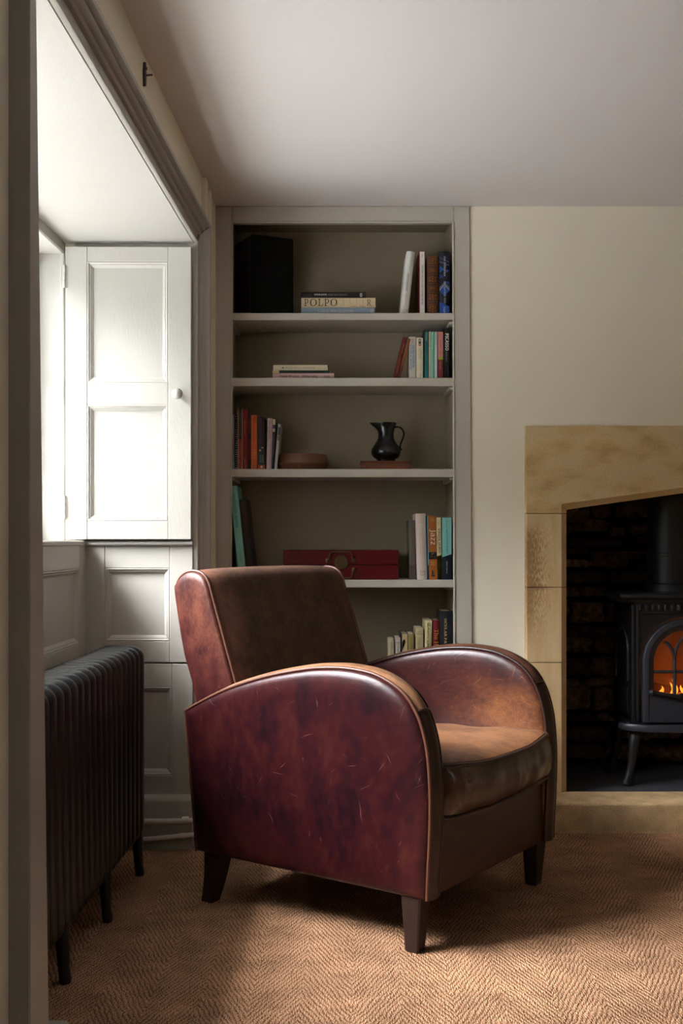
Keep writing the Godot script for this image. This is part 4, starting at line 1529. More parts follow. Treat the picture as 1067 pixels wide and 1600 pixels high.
func book(label: String, group: String, x: float, shelf: float, t: float, h: float, depth: float, c: Color, lean := 0.0, hard := false, z := SPINE, flat := false, round_ := 0.25, pages := c8(214, 202, 174)) -> Node3D:
	var b := thing("book", label, "book", Vector3(x, shelf, z), group)
	var cov := 0.0028 if hard else 0.0009
	var lip := 0.003 if hard else 0.0
	var bow := t * round_ if hard else t * 0.06
	# cover: one folded sheet, spine slightly rounded
	var poly := []
	for i in 9:
		var u := i / 8.0
		poly.append(Vector2(lerpf(-t / 2, t / 2, u), -bow + bow * (1.0 - pow(2 * u - 1, 2.0))))
	poly.append(Vector2(t / 2, -depth))
	poly.append(Vector2(t / 2 - cov, -depth))
	for i in 9:
		var u := 1.0 - i / 8.0
		poly.append(Vector2(lerpf(-t / 2 + cov, t / 2 - cov, u), -bow - cov + bow * (1.0 - pow(2 * u - 1, 2.0))))
	poly.append(Vector2(-t / 2 + cov, -depth))
	poly.append(Vector2(-t / 2, -depth))
	var mb := MB.new()
	mb.prism(poly, 0.0, h, 1, 0.0)
	part(b, "cover", mb, cloth(c), 0.7)
	mb = MB.new()
	mb.box(Vector3(-t / 2 + cov * 0.8, lip, -depth + lip), Vector3(t / 2 - cov * 0.8, h - lip, -bow - cov), 0.0004)
	part(b, "pages", mb, cloth(pages))
	if flat:
		b.rotation.z = PI / 2
	elif lean != 0.0:
		b.rotation.z = -deg_to_rad(lean)
		b.position.y += absf(sin(deg_to_rad(lean))) * t / 2
	return b

func patch(b: Node3D, x0: float, x1: float, y0: float, y1: float, c: Color, called := "spine_band") -> void:
	# a printed or stuck-on area of another colour, wrapped on the spine
	var mb := MB.new()
	mb.box(Vector3(x0, y0, -0.0035), Vector3(x1, y1, 0.0003), 0.0001)
	part(b, called, mb, cloth(c))

func wedge(b: Node3D, pts: Array, c: Color) -> void:
	var mb := MB.new()
	mb.prism(pts, -0.003, 0.0003, 2)
	part(b, "spine_band", mb, cloth(c))

func books() -> void:
	var zt := 0.0008
	var white := c8(216, 214, 206)
	var black := c8(20, 20, 21)
	var b: Node3D
	# lying stack on the top shelf, from the bottom up
	var g := "books stacked flat on the top shelf"
	var s := 1.7346
	b = book("flat blue grey book at the bottom of the three-book stack on the top shelf", g, 0.1135, s + 0.0125, 0.025, 0.2525, 0.19, c8(132, 148, 164), 0, true, SPINE, true, 0.08)
	lettering(b, "LESLIE WILLIAMSON", ink(c8(196, 200, 200)), Vector3(0.0, 0.134, zt), 0.121, 0.0085, true, true)
	lettering(b, "R", ink(c8(206, 208, 204)), Vector3(0.0, 0.0105, zt), 0.008, 0.009, true, true)
	lettering(b, "2", ink(c8(206, 208, 204)), Vector3(0.004, 0.005, zt), 0.004, 0.006, true, true)
	b = book("cream book with large black capitals in the middle of the top shelf stack", g, 0.117, s + 0.0425, 0.0325, 0.2555, 0.188, c8(206, 186, 148), 0, true, SPINE, true, 0.06)
	for i in 5:
		lettering(b, "POLPO"[i], ink(c8(46, 40, 36)), Vector3(0.0, 0.2385 - 0.0245 * i - (0.0 if i < 3 else -0.003), zt), [0.014, 0.023, 0.016, 0.016, 0.022][i], 0.0245, true, true)
	for i in 9:
		patch(b, -0.0125, 0.0125, 0.222 - 0.0225 * i, 0.2228 - 0.0225 * i, c8(150, 74, 54), "ruled_line")
	for i in 3:
		patch(b, -0.0128, -0.0118, 0.068 - 0.031 * i, 0.086 - 0.031 * i, c8(150, 74, 54), "ruled_line")
	lettering(b, "R", ink(c8(90, 74, 58)), Vector3(0.0, 0.022, zt), 0.015, 0.02, true, true)
	b = book("slim black book with white lettering lying on top of the top shelf stack", g, 0.0835, s + 0.0693, 0.0205, 0.2235, 0.17, black, 0, true, SPINE - 0.002, true, 0.08)
	lettering(b, "FINN JUHL", ink(c8(206, 204, 196)), Vector3(0.0005, 0.155, zt), 0.044, 0.0068, true, false, true)
	lettering(b, "AND HIS HOUSE", ink(c8(150, 148, 142)), Vector3(0.0005, 0.0975, zt), 0.066, 0.0062)
	lettering(b, "PER H HANSEN", ink(c8(96, 92, 88)), Vector3(0.0005, 0.2, zt), 0.024, 0.003)
	patch(b, -0.006, 0.006, 0.0125, 0.020, c8(196, 192, 180), "publisher_mark")
	for i in 2:
		patch(b, -0.0045 + 0.0045 * i, -0.0015 + 0.0045 * i, 0.0135, 0.0185, black, "publisher_mark")
	# upright books at the right of the top shelf
	g = "upright books on the top shelf"
	b = book("thick white jacketed book leaning right on the top shelf", g, 0.2155, s, 0.029, 0.219, 0.16, white, 6.2, true)
	lettering(b, "DR DAVID SERVAN-SCHREIBER", ink(c8(120, 122, 124)), Vector3(0.004, 0.176, zt), 0.05, 0.0035, true, true)
	lettering(b, "Anticancer", ink(c8(112, 118, 122)), Vector3(0.001, 0.112, zt), 0.062, 0.009, true, true)
	lettering(b, "A New Way of Life", ink(c8(190, 74, 74)), Vector3(0.001, 0.052, zt), 0.04, 0.005, true, true)
	var mb := MB.new()
	mb.tube([Vector3(-0.006, 0.012, zt), Vector3(-0.002, 0.007, zt), Vector3(0.004, 0.007, zt), Vector3(0.007, 0.013, zt), Vector3(0.003, 0.018, zt), Vector3(-0.003, 0.018, zt)], 0.0005, 5, true)
	part(b, "publisher_mark", mb, ink(c8(70, 70, 72)))
	lettering(b, "1", ink(c8(70, 70, 72)), Vector3(0.0005, 0.0125, zt), 0.007, 0.003, true, true)
	b = book("slim white book with red edges between the leaning white one and the brown leather one", g, 0.2773, s, 0.0215, 0.2185, 0.165, c8(120, 18, 24), 0, true)
	patch(b, -0.0072, 0.0092, 0.0005, 0.218, white, "spine_panel")
	lettering(b, "THE PATIENT INVESTOR'S GUIDE TO OPTIONS TRADING", ink(c8(60, 60, 58)), Vector3(0.0015, 0.104, zt), 0.136, 0.0058)
	lettering(b, "WOOD", ink(c8(70, 70, 68)), Vector3(0.001, 0.204, zt), 0.010, 0.004)
	patch(b, -0.004, 0.006, 0.0085, 0.0092, c8(70, 70, 68), "publisher_mark")
	b = book("old brown leather bound book with raised bands and gilt on the top shelf", g, 0.3145, s, 0.0385, 0.204, 0.14, c8(92, 54, 28), 0, true, SPINE, false, 0.16)
	for i in 5:
		for d in [-0.004, 0.004]:
			mb = MB.new()
			var pts := []
			for k in 9:
				var u := k / 8.0
				pts.append(Vector3(lerpf(-0.019, 0.019, u), 0.046 + 0.031 * i + d, -0.006 + 0.0062 * (1.0 - pow(2 * u - 1, 2.0))))
			mb.tube(pts, 0.0016, 8)
			part(b, "raised_band", mb, cloth(c8(64, 36, 20)))
	for i in 6:
		if i in [2, 4]:
			lettering(b, ["", "", "TALES", "", "VOL II", ""][i], ink(c8(164, 112, 50)), Vector3(0.0, [0.016, 0.062, 0.092, 0.124, 0.154, 0.186][i], zt), 0.018, 0.004, false, true)
		else:
			for q in [[0.0, 0.0], [-0.009, 0.006], [0.009, 0.006], [-0.009, -0.006], [0.009, -0.006], [0.0, 0.008], [0.0, -0.008]]:
				mb = MB.new()
				mb.lathe([Vector2(0, -0.004), Vector2(0.0022, -0.004), Vector2(0.0022, 0.0), Vector2(0, 0.0001)], 6, Vector3(q[0], [0.02, 0.062, 0.092, 0.124, 0.154, 0.186][i] + q[1], 0.0005 - absf(q[0]) * 0.18), 2)
				part(b, "gilt_tooling", mb, ink(c8(158, 104, 44)))
	b = book("blue and black patterned book at the right end of the top shelf", g, 0.3555, s, 0.036, 0.2195, 0.155, c8(24, 26, 40), 0, true)
	var blue := c8(38, 84, 160)
	wedge(b, [Vector2(-0.017, 0.0005), Vector2(0.0, 0.0005), Vector2(0.017, 0.012), Vector2(0.017, 0.028), Vector2(-0.017, 0.045)], blue)
	wedge(b, [Vector2(-0.017, 0.084), Vector2(0.0, 0.064), Vector2(0.016, 0.084), Vector2(0.0, 0.104)], blue)
	wedge(b, [Vector2(-0.017, 0.126), Vector2(-0.004, 0.132), Vector2(-0.017, 0.140)], blue)
	wedge(b, [Vector2(-0.017, 0.146), Vector2(-0.002, 0.158), Vector2(-0.017, 0.170)], blue)
	wedge(b, [Vector2(0.004, 0.146), Vector2(0.015, 0.152), Vector2(0.006, 0.158)], c8(40, 66, 150))
	wedge(b, [Vector2(0.006, 0.112), Vector2(0.017, 0.104), Vector2(0.017, 0.112), Vector2(0.009, 0.117)], c8(40, 66, 150))
	wedge(b, [Vector2(-0.017, 0.182), Vector2(0.017, 0.168), Vector2(0.017, 0.172), Vector2(-0.017, 0.186)], c8(86, 78, 120))
	wedge(b, [Vector2(-0.017, 0.196), Vector2(0.017, 0.180), Vector2(0.017, 0.183), Vector2(-0.017, 0.199)], c8(86, 78, 120))
	for q in [[0.091, c8(120, 150, 176)], [0.084, c8(200, 186, 160)]]:
		wedge(b, [Vector2(-0.017, q[0]), Vector2(0.0, q[0] + 0.02), Vector2(0.017, q[0]), Vector2(0.017, q[0] + 0.003), Vector2(0.0, q[0] + 0.023), Vector2(-0.017, q[0] + 0.003)], q[1])
	lettering(b, "Alan Hollinghurst", ink(c8(200, 196, 184)), Vector3(0.0, 0.168, zt + 0.0003), 0.07, 0.0085, true, true)
	lettering(b, "The Sparsholt Affair", ink(c8(200, 196, 184)), Vector3(0.0, 0.077, zt + 0.0003), 0.078, 0.0085, true, true)
	lettering(b, "PICADOR", ink(c8(190, 196, 200)), Vector3(-0.001, 0.017, zt + 0.0003), 0.021, 0.006, true, true, true)
	# second shelf: lying stack
	s = 1.513
	g = "books stacked flat on the second shelf"
	b = book("pale pink book at the bottom of the small stack on the second shelf", g, -0.0255, s + 0.0105, 0.0198, 0.2115, 0.14, c8(196, 158, 154), 0, true, SPINE, true, 0.08)
	lettering(b, "Funny Weather", ink(c8(44, 34, 34)), Vector3(-0.0015, 0.1525, zt), 0.0685, 0.0095, true, true, true)
	lettering(b, "Olivia Laing", ink(c8(44, 34, 34)), Vector3(-0.0015, 0.085, zt), 0.055, 0.0095, true, true, true)
	lettering(b, "PICADOR", ink(c8(44, 34, 34)), Vector3(-0.0015, 0.0255, zt), 0.021, 0.0065, true, true, true)
	b = book("thin dark green book between the pink and the cream one on the second shelf", g, -0.041, s + 0.0256, 0.0095, 0.197, 0.13, c8(26, 36, 30), 0, false, SPINE, true)
	patch(b, -0.0047, 0.0047, 0.174, 0.1969, c8(198, 174, 132))
	patch(b, -0.0046, 0.0046, 0.0005, 0.018, c8(28, 60, 42))
	b = book("cream paperback on top of the small stack on the second shelf", g, -0.049, s + 0.0395, 0.0182, 0.186, 0.125, c8(206, 194, 162), 0, false, SPINE, true)
	lettering(b, "MODERN GREECE", ink(c8(112, 98, 78)), Vector3(0.0, 0.119, zt), 0.05, 0.0048, true, true)
	lettering(b, "C. M. Woodhouse", ink(c8(96, 84, 66)), Vector3(0.0, 0.066, zt), 0.047, 0.006, true, true)
	patch(b, -0.0018, 0.0018, 0.149, 0.156, c8(48, 42, 36), "publisher_mark")
	patch(b, -0.009, 0.009, 0.0268, 0.0272, c8(150, 138, 112), "ruled_line")
	# second shelf: upright books
	g = "upright books on the second shelf"
	b = book("dark red book leaning right at the start of the second shelf row", g, 0.1845, s, 0.0155, 0.148, 0.10, c8(98, 26, 26), 14.0, true)
	lettering(b, "POETRY", ink(c8(190, 128, 60)), Vector3(0.002, 0.105, zt), 0.034, 0.0045, true, true)
	lettering(b, "COLLECTED WORKS", ink(c8(190, 128, 60)), Vector3(0.002, 0.045, zt), 0.055, 0.0045, true, true)
	b = book("thin rust orange book leaning beside the dark red one on the second shelf", g, 0.199, s, 0.0075, 0.143, 0.10, c8(140, 74, 34), 14.5)
	patch(b, -0.0035, 0.0035, 0.002, 0.045, c8(92, 36, 24))
	b = book("chunky off-white handbook with blue lettering on the second shelf", g, 0.2445, s, 0.0225, 0.146, 0.10, c8(206, 200, 184))
	lettering(b, "OXFORD HANDBOOK", ink(c8(58, 102, 150)), Vector3(0.0035, 0.079, zt), 0.08, 0.0075, true, true, true)
	lettering(b, "OF CLINICAL MEDICINE", ink(c8(58, 102, 150)), Vector3(-0.0055, 0.077, zt), 0.088, 0.0065, true, true, true)
	lettering(b, "HOPE", ink(c8(180, 110, 90)), Vector3(0.0, 0.132, zt), 0.016, 0.012, true, true)
	lettering(b, "LONGMORE", ink(c8(180, 110, 90)), Vector3(0.0, 0.13, zt), 0.018, 0.003)
	mb = MB.new()
	mb.tube([Vector3(-0.004, 0.007, zt), Vector3(0.0, 0.003, zt), Vector3(0.004, 0.007, zt), Vector3(0.0, 0.011, zt)], 0.0006, 5, true)
	part(b, "publisher_mark", mb, ink(c8(90, 110, 140)))
	b = book("cream book with a photo and red block on its spine on second shelf", g, 0.2695, s, 0.0225, 0.1425, 0.10, c8(210, 200, 172))
	patch(b, -0.004, 0.005, 0.121, 0.139, c8(54, 50, 46), "spine_photo")
	mb = MB.new()
	mb.lathe([Vector2(0, -0.002), Vector2(0.0032, -0.002), Vector2(0.003, 0.0006), Vector2(0, 0.0007)], 10, Vector3(0.0005, 0.133, 0), 2)
	part(b, "spine_photo", mb, ink(c8(196, 184, 160)))
	patch(b, -0.004, 0.005, 0.115, 0.1192, c8(164, 34, 30))
	lettering(b, "ADVENTURES OF", ink(c8(130, 120, 104)), Vector3(0.0045, 0.086, zt), 0.036, 0.004)
	lettering(b, "THE ARTIST", ink(c8(130, 120, 104)), Vector3(-0.0025, 0.088, zt), 0.034, 0.004)
	lettering(b, "GOLD", ink(c8(120, 112, 98)), Vector3(0.002, 0.010, zt), 0.016, 0.004)
	b = book("tall black edged book with a dark teal spine on the second shelf", g, 0.2925, s, 0.015, 0.1685, 0.165, c8(24, 28, 28), 0, true)
	patch(b, -0.005, 0.0062, 0.0005, 0.1645, c8(22, 104, 104), "spine_panel")
	lettering(b, "Dream", ink(c8(150, 170, 150)), Vector3(0.0007, 0.146, zt), 0.03, 0.007, true, true)
	lettering(b, "Sunset Diary", ink(c8(14, 50, 54)), Vector3(0.0007, 0.106, zt), 0.045, 0.0065, true, true)
	b = book("very thin cream booklet beside the dark teal book on the second shelf", g, 0.3045, s, 0.0058, 0.1645, 0.12, c8(206, 190, 164))
	patch(b, -0.0025, 0.0025, 0.0005, 0.004, c8(40, 52, 110))
	lettering(b, "A SHORT GUIDE", ink(c8(120, 104, 88)), Vector3(0.0, 0.135, zt), 0.05, 0.0025)
	b = book("slim mint green book on the second shelf", g, 0.3145, s, 0.012, 0.1635, 0.12, c8(134, 204, 172), 0, true)
	lettering(b, "James Howard", ink(c8(60, 130, 110)), Vector3(0.0, 0.132, zt), 0.042, 0.0052, true, true)
	lettering(b, "Solo Sea", ink(c8(60, 130, 110)), Vector3(0.0, 0.092, zt), 0.022, 0.0052, true, true)
	b = book("slim pale grey book between the mint and the pink one on the second shelf", g, 0.3256, s, 0.0085, 0.1635, 0.12, c8(196, 202, 204))
	lettering(b, "THE STRANGER'S ROOM", ink(c8(110, 122, 134)), Vector3(0.0, 0.14, zt), 0.045, 0.0036)
	b = book("pink over dark red book with a lime green stripe on the second shelf", g, 0.3415, s, 0.0185, 0.163, 0.12, c8(112, 36, 38))
	patch(b, -0.009, 0.009, 0.0755, 0.1628, c8(196, 130, 116), "spine_panel")
	patch(b, -0.009, 0.009, 0.067, 0.0755, c8(168, 172, 40))
	lettering(b, "Every Letter", ink(c8(90, 48, 48)), Vector3(0.0, 0.12, zt), 0.028, 0.004, true, true)
	lettering(b, "Rafe Parker", ink(c8(210, 170, 150)), Vector3(0.0, 0.046, zt), 0.03, 0.004, true, true)
	b = book("black art book with white capitals at the right end of the second shelf", g, 0.3628, s, 0.0165, 0.178, 0.16, black)
	lettering(b, "PICASSO", ink(c8(222, 216, 200)), Vector3(0.001, 0.128, zt), 0.058, 0.0115, true, false, true)
	lettering(b, "Timothy Hilton", ink(c8(176, 172, 160)), Vector3(-0.001, 0.079, zt), 0.036, 0.0045)
	# third shelf, at the left
	s = 1.2014
	g = "upright books at the left of the third shelf"
	b = book("thin pale grey folder against the left side of the third shelf", g, -0.3735, s, 0.006, 0.191, 0.14, c8(140, 134, 130))
	b = book("spiral bound notebook with a grey wire on the third shelf", g, -0.3625, s, 0.0105, 0.188, 0.14, c8(28, 28, 30), 0, false, SPINE - 0.008)
	for i in 24:
		mb = MB.new()
		var pts := []
		for k in 12:
			var a := TAU * k / 12.0
			pts.append(Vector3(0.0052 * cos(a), 0.006 + i * 0.0077, 0.002 + 0.0062 * sin(a)))
		mb.tube(pts, 0.0017, 5, true)
		part(b, "wire_ring", mb, M.wire)
	b = book("thin cream edged book with a black and red spine on the third shelf", g, -0.3495, s, 0.017, 0.2125, 0.15, c8(170, 146, 108))
	patch(b, -0.0048, 0.0055, 0.105, 0.2122, c8(36, 34, 32), "spine_panel")
	patch(b, -0.0048, 0.0055, 0.0003, 0.105, c8(140, 38, 28), "spine_panel")
	lettering(b, "THE RIVER COOKBOOK", ink(c8(110, 100, 86)), Vector3(0.0003, 0.158, zt), 0.085, 0.0035)
	lettering(b, "ROSE GRAY", ink(c8(200, 120, 80)), Vector3(0.0003, 0.072, zt), 0.042, 0.0035)
	b = book("tall dark red book on the third shelf", g, -0.3322, s, 0.0185, 0.2095, 0.15, c8(122, 22, 26), 0, true, SPINE, false, 0.12)
	lettering(b, "First Seven Past", ink(c8(196, 120, 110)), Vector3(0.0, 0.145, zt), 0.052, 0.0055, true, true)
	lettering(b, "Simon Hall", ink(c8(196, 120, 110)), Vector3(0.0, 0.02, zt), 0.035, 0.0055, true, true)
	b = book("narrow black book with red lettering beside the orange paperback", g, -0.317, s, 0.0095, 0.192, 0.17, c8(26, 26, 26))
	lettering(b, "MORE FROM OUR", ink(c8(170, 58, 34)), Vector3(0.0, 0.15, zt), 0.045, 0.0038, true, false, true)
	lettering(b, "KITCHEN GARDEN TABLE", ink(c8(170, 58, 34)), Vector3(0.0, 0.07, zt), 0.066, 0.0038, true, false, true)
	b = book("bright orange paperback on the third shelf", g, -0.3015, s, 0.0205, 0.188, 0.14, c8(196, 88, 34))
	lettering(b, "SUPER PALETTE MAGAZIN", ink(c8(120, 44, 16)), Vector3(0.0, 0.14, zt), 0.085, 0.0045)
	for i in 4:
		lettering(b, ["ALICE", "COOKING", "LAND", "CLUB"][i], ink(c8(226, 166, 110)), Vector3(0.0, 0.067 - 0.009 * i, zt), [0.011, 0.013, 0.009, 0.009][i], 0.0032, false)
	patch(b, -0.003, 0.002, 0.007, 0.014, c8(60, 120, 80), "publisher_mark")
	patch(b, -0.001, 0.002, 0.008, 0.012, c8(210, 190, 60), "publisher_mark")
	b = book("thick black paperback with small faces and an orange foot on the third shelf", g, -0.2755, s, 0.0245, 0.1815, 0.13, c8(24, 25, 24), -0.8)
	lettering(b, "Trencher", ink(c8(110, 40, 28)), Vector3(0.0, 0.152, zt), 0.048, 0.009, true, true)
	lettering(b, "Alice", ink(c8(110, 40, 28)), Vector3(0.0, 0.107, zt), 0.026, 0.009, true, true)
	for q in [[-0.004, 0.066, 0.0042], [0.004, 0.075, 0.0035]]:
		mb = MB.new()
		mb.lathe([Vector2(0, -0.003), Vector2(q[2], -0.003), Vector2(q[2], 0.0003), Vector2(0, 0.0004)], 12, Vector3(q[0], q[1], 0), 2)
		part(b, "spine_photo", mb, ink(c8(190, 140, 100)))
	lettering(b, "SARAH", ink(c8(150, 146, 130)), Vector3(0.005, 0.037, zt), 0.026, 0.006, true, true)
	lettering(b, "WATERS", ink(c8(150, 146, 130)), Vector3(-0.003, 0.037, zt), 0.028, 0.006, true, true)
	patch(b, -0.012, 0.012, 0.0003, 0.0165, c8(180, 74, 36))
	mb = MB.new()
	mb.lathe([Vector2(0, -0.003), Vector2(0.004, -0.003), Vector2(0.004, 0.0005), Vector2(0, 0.0006)], 14, Vector3(0.0, 0.0085, 0.0003), 2)
	part(b, "publisher_mark", mb, ink(c8(226, 216, 200)))
	b = book("pale pink grey book with handwritten lettering on the third shelf", g, -0.2505, s, 0.0175, 0.1765, 0.12, c8(190, 164, 164), 1.4, true)
	lettering(b, "Enter the Water", ink(c8(84, 56, 66)), Vector3(0.0, 0.143, zt), 0.052, 0.0075, true, true)
	lettering(b, "Fi", ink(c8(150, 100, 70)), Vector3(0.0, 0.11, zt), 0.012, 0.011, true, true)
	lettering(b, "Laura Spring", ink(c8(176, 150, 130)), Vector3(0.0, 0.055, zt), 0.07, 0.006, true, true)
	b = book("narrow black book with a picture strip at its head on the third shelf", g, -0.237, s, 0.0095, 0.1755, 0.15, c8(26, 27, 30), 1.6)
	patch(b, -0.0042, 0.0042, 0.154, 0.174, c8(190, 170, 130), "spine_photo")
	patch(b, -0.0042, 0.0042, 0.142, 0.150, c8(60, 50, 90), "spine_photo")
	patch(b, -0.0042, 0.0042, 0.130, 0.141, c8(190, 160, 120), "spine_photo")
	lettering(b, "COLOURS FROM THE SEA", ink(c8(130, 130, 128)), Vector3(0.0, 0.085, zt), 0.075, 0.003)
	b = book("slim white backed book leaning at the end of the row beside the wooden bowl", g, -0.2275, s, 0.0085, 0.157, 0.12, c8(170, 168, 162), 5.0)
	patch(b, -0.0025, 0.004, 0.118, 0.146, c8(46, 46, 46), "spine_photo")
	patch(b, -0.0025, 0.004, 0.10, 0.116, c8(120, 70, 50), "spine_photo")
	# fourth shelf
	s = 0.8218
	g = "large books leaning left on the fourth shelf"
	b = book("large mint green book leaning left in the corner of the fourth shelf", g, -0.3405, s, 0.026, 0.323, 0.17, c8(138, 204, 184), -5.8, true, SPINE, false, 0.05)
	lettering(b, "America's Other Audubon", ink(c8(38, 62, 56)), Vector3(0.0, 0.238, zt), 0.118, 0.0095, true, true)
	lettering(b, "JOY M. KISER", ink(c8(70, 110, 98)), Vector3(0.0, 0.088, zt), 0.052, 0.005, true, true)
	b = book("large black book with faint red lettering leaning on the mint green one", g, -0.3135, s, 0.0245, 0.276, 0.19, c8(34, 27, 25), -6.0, true, SPINE, false, 0.05, c8(96, 40, 30))
	lettering(b, "The Illustrated Field", ink(c8(110, 26, 24)), Vector3(0.001, 0.205, zt), 0.12, 0.009, true, true)
	lettering(b, "Jane Howell & Partners", ink(c8(74, 64, 60)), Vector3(-0.001, 0.098, zt), 0.085, 0.006, true, true)
	g = "upright books at the right of the fourth shelf"
	b = book("dull grey brown book set back in the shade on the fourth shelf", g, 0.246, s, 0.022, 0.205, 0.14, c8(96, 88, 78), -0.5, true, SPINE - 0.02, false, 0.05)
	patch(b, -0.0105, 0.0105, 0.0005, 0.05, c8(80, 66, 60), "spine_panel")
	b = book("thick pale pink grey hardback on the fourth shelf", g, 0.278, s, 0.0345, 0.2275, 0.16, c8(208, 190, 178), -1.4, true, SPINE, false, 0.12)
	for q in [["TRANSPLANT", 0.204], ["SURGERY", 0.1965]]:
		lettering(b, q[0], ink(c8(140, 124, 112)), Vector3(0.003, q[1], zt), 0.021, 0.0028, false)
	lettering(b, "Human Evolution, Ecological Recovery", ink(c8(170, 150, 138)), Vector3(0.0045, 0.122, zt), 0.098, 0.0042, true, true)
	lettering(b, "and the Mind of the Painter", ink(c8(170, 150, 138)), Vector3(-0.0035, 0.124, zt), 0.08, 0.0042, true, true)
	for q in [[-0.0035, 0.0265], [0.0065, 0.0265]]:
		mb = MB.new()
		mb.tube([Vector3(q[0] - 0.003, q[1] - 0.003, zt), Vector3(q[0] + 0.003, q[1] - 0.003, zt), Vector3(q[0] + 0.003, q[1] + 0.003, zt), Vector3(q[0] - 0.003, q[1] + 0.003, zt)], 0.0006, 5, true)
		part(b, "publisher_mark", mb, ink(c8(50, 46, 44)))
	mb = MB.new()
	mb.tube([Vector3(-0.005, 0.021, zt), Vector3(-0.005, 0.016, zt), Vector3(0.009, 0.016, zt), Vector3(0.009, 0.021, zt)], 0.0006, 5)
	part(b, "publisher_mark", mb, ink(c8(50, 46, 44)))
	b = book("thin navy and pale blue book between the pink grey and the ochre one", g, 0.2985, s, 0.007, 0.2195, 0.155, c8(24, 40, 56), -1.0)
	patch(b, 0.0005, 0.0032, 0.05, 0.2192, c8(110, 168, 178))
	b = book("ochre brown book with a white four letter title on the fourth shelf", g, 0.316, s, 0.0285, 0.2205, 0.15, c8(158, 92, 36), -0.9, true, SPINE, false, 0.06)
	lettering(b, "Jazz", ink(c8(226, 212, 190)), Vector3(0.0005, 0.147, zt), 0.0535, 0.0225, true)
	for i in 4:
		lettering(b, ["THE", "ROUGH", "GUIDE", "TO"][i], ink(c8(220, 176, 116)), Vector3(0.0, 0.2125 - 0.0045 * i, zt), [0.004, 0.013, 0.011, 0.004][i], 0.0026, false)
	patch(b, -0.014, 0.014, 0.070, 0.0945, c8(32, 26, 26), "spine_photo")
	for q in [[-0.002, 0.088, 0.004], [0.003, 0.091, 0.003], [-0.006, 0.079, 0.003], [0.007, 0.076, 0.0025], [0.001, 0.079, 0.002]]:
		mb = MB.new()
		mb.lathe([Vector2(0, -0.002), Vector2(q[2], -0.002), Vector2(q[2] * 0.8, 0.0005), Vector2(0, 0.0006)], 9, Vector3(q[0], q[1], 0), 2)
		part(b, "spine_photo", mb, ink(c8(104, 96, 92)))
	for i in 3:
		lettering(b, ["BRIAN PRIESTLEY", "DIGBY", "FAIRWEATHER"][i], ink(c8(224, 180, 120)), Vector3(0.0, 0.060 - 0.0048 * i, zt), [0.016, 0.010, 0.015][i], 0.0026, false)
	for q in [[-0.004, 0.0, 0.018, 0.031], [0.001, 0.004, 0.022, 0.026], [-0.006, 0.006, 0.011, 0.0145], [-0.006, 0.006, 0.0155, 0.018]]:
		patch(b, q[0], q[1], q[2], q[3], c8(24, 26, 40), "publisher_mark")
	b = book("cream and yellow book on the fourth shelf", g, 0.3382, s, 0.0165, 0.2145, 0.15, c8(24, 80, 86), -0.9)
	patch(b, -0.0075, 0.0075, 0.0003, 0.2142, c8(214, 198, 150), "spine_panel")
	wedge(b, [Vector2(-0.0076, 0.0004), Vector2(0.0076, 0.0004), Vector2(0.0076, 0.0855), Vector2(-0.0076, 0.080)], c8(208, 172, 44))
	lettering(b, "SURGICAL SECRETS", ink(c8(50, 54, 62)), Vector3(0.001, 0.1335, zt), 0.084, 0.0072, true, false, true)
	lettering(b, "A THIRD EDITION", ink(c8(96, 92, 84)), Vector3(-0.0055, 0.137, zt), 0.03, 0.0022)
	lettering(b, "HARKEN", ink(c8(110, 104, 90)), Vector3(-0.003, 0.194, zt), 0.014, 0.003)
	lettering(b, "MOORE", ink(c8(110, 104, 90)), Vector3(0.003, 0.196, zt), 0.018, 0.002)
	lettering(b, "HANLEY & BELFUS", ink(c8(176, 144, 40)), Vector3(0.0, 0.045, zt), 0.05, 0.003)
	b = book("teal over navy book at the right end of the fourth shelf", g, 0.3635, s, 0.033, 0.214, 0.15, c8(16, 24, 38), -0.2)
	wedge(b, [Vector2(-0.0162, 0.077), Vector2(0.0162, 0.088), Vector2(0.0162, 0.2138), Vector2(-0.0162, 0.2138)], c8(126, 184, 174))
	lettering(b, "PLASTIC SURGERY SECRETS", ink(c8(40, 118, 142)), Vector3(0.001, 0.133, zt), 0.085, 0.005, true, false, true)
	lettering(b, "WEINZWEIG", ink(c8(70, 120, 120)), Vector3(0.0, 0.193, zt), 0.026, 0.0042)
	lettering(b, "HANLEY & BELFUS", ink(c8(200, 206, 206)), Vector3(0.0, 0.042, zt), 0.042, 0.0035)
	# fifth shelf, showing over the chair's arm
	s = 0.477
	g = "upright books on the lowest visible shelf"
	b = book("smallest cream book at the left end of the lowest shelf row", g, 0.1705, s, 0.018, 0.139, 0.10, c8(186, 176, 142))
	lettering(b, "LOVE LIES BL", ink(c8(110, 84, 54)), Vector3(0.002, 0.098, zt), 0.06, 0.005, true, true)
	b = book("pale grey book second from the left on the lowest shelf", g, 0.1945, s, 0.0165, 0.144, 0.10, c8(188, 182, 162))
	patch(b, -0.006, 0.006, 0.127, 0.1285, c8(70, 66, 60), "ruled_line")
	lettering(b, "Quiet Houses", ink(c8(110, 104, 92)), Vector3(0.0, 0.09, zt), 0.05, 0.004, true, true)
	b = book("black hardback with a cream picture patch on the lowest shelf", g, 0.2175, s, 0.024, 0.158, 0.13, c8(26, 26, 27), 0, true)
	patch(b, -0.0085, 0.010, 0.096, 0.157, c8(196, 170, 130), "spine_photo")
	wedge(b, [Vector2(-0.008, 0.10), Vector2(0.0, 0.118), Vector2(0.004, 0.132), Vector2(-0.003, 0.140), Vector2(-0.008, 0.128)], c8(126, 108, 90))
	b = book("olive green book between the black and the tall cream one on the lowest shelf", g, 0.2395, s, 0.019, 0.157, 0.11, c8(146, 130, 82))
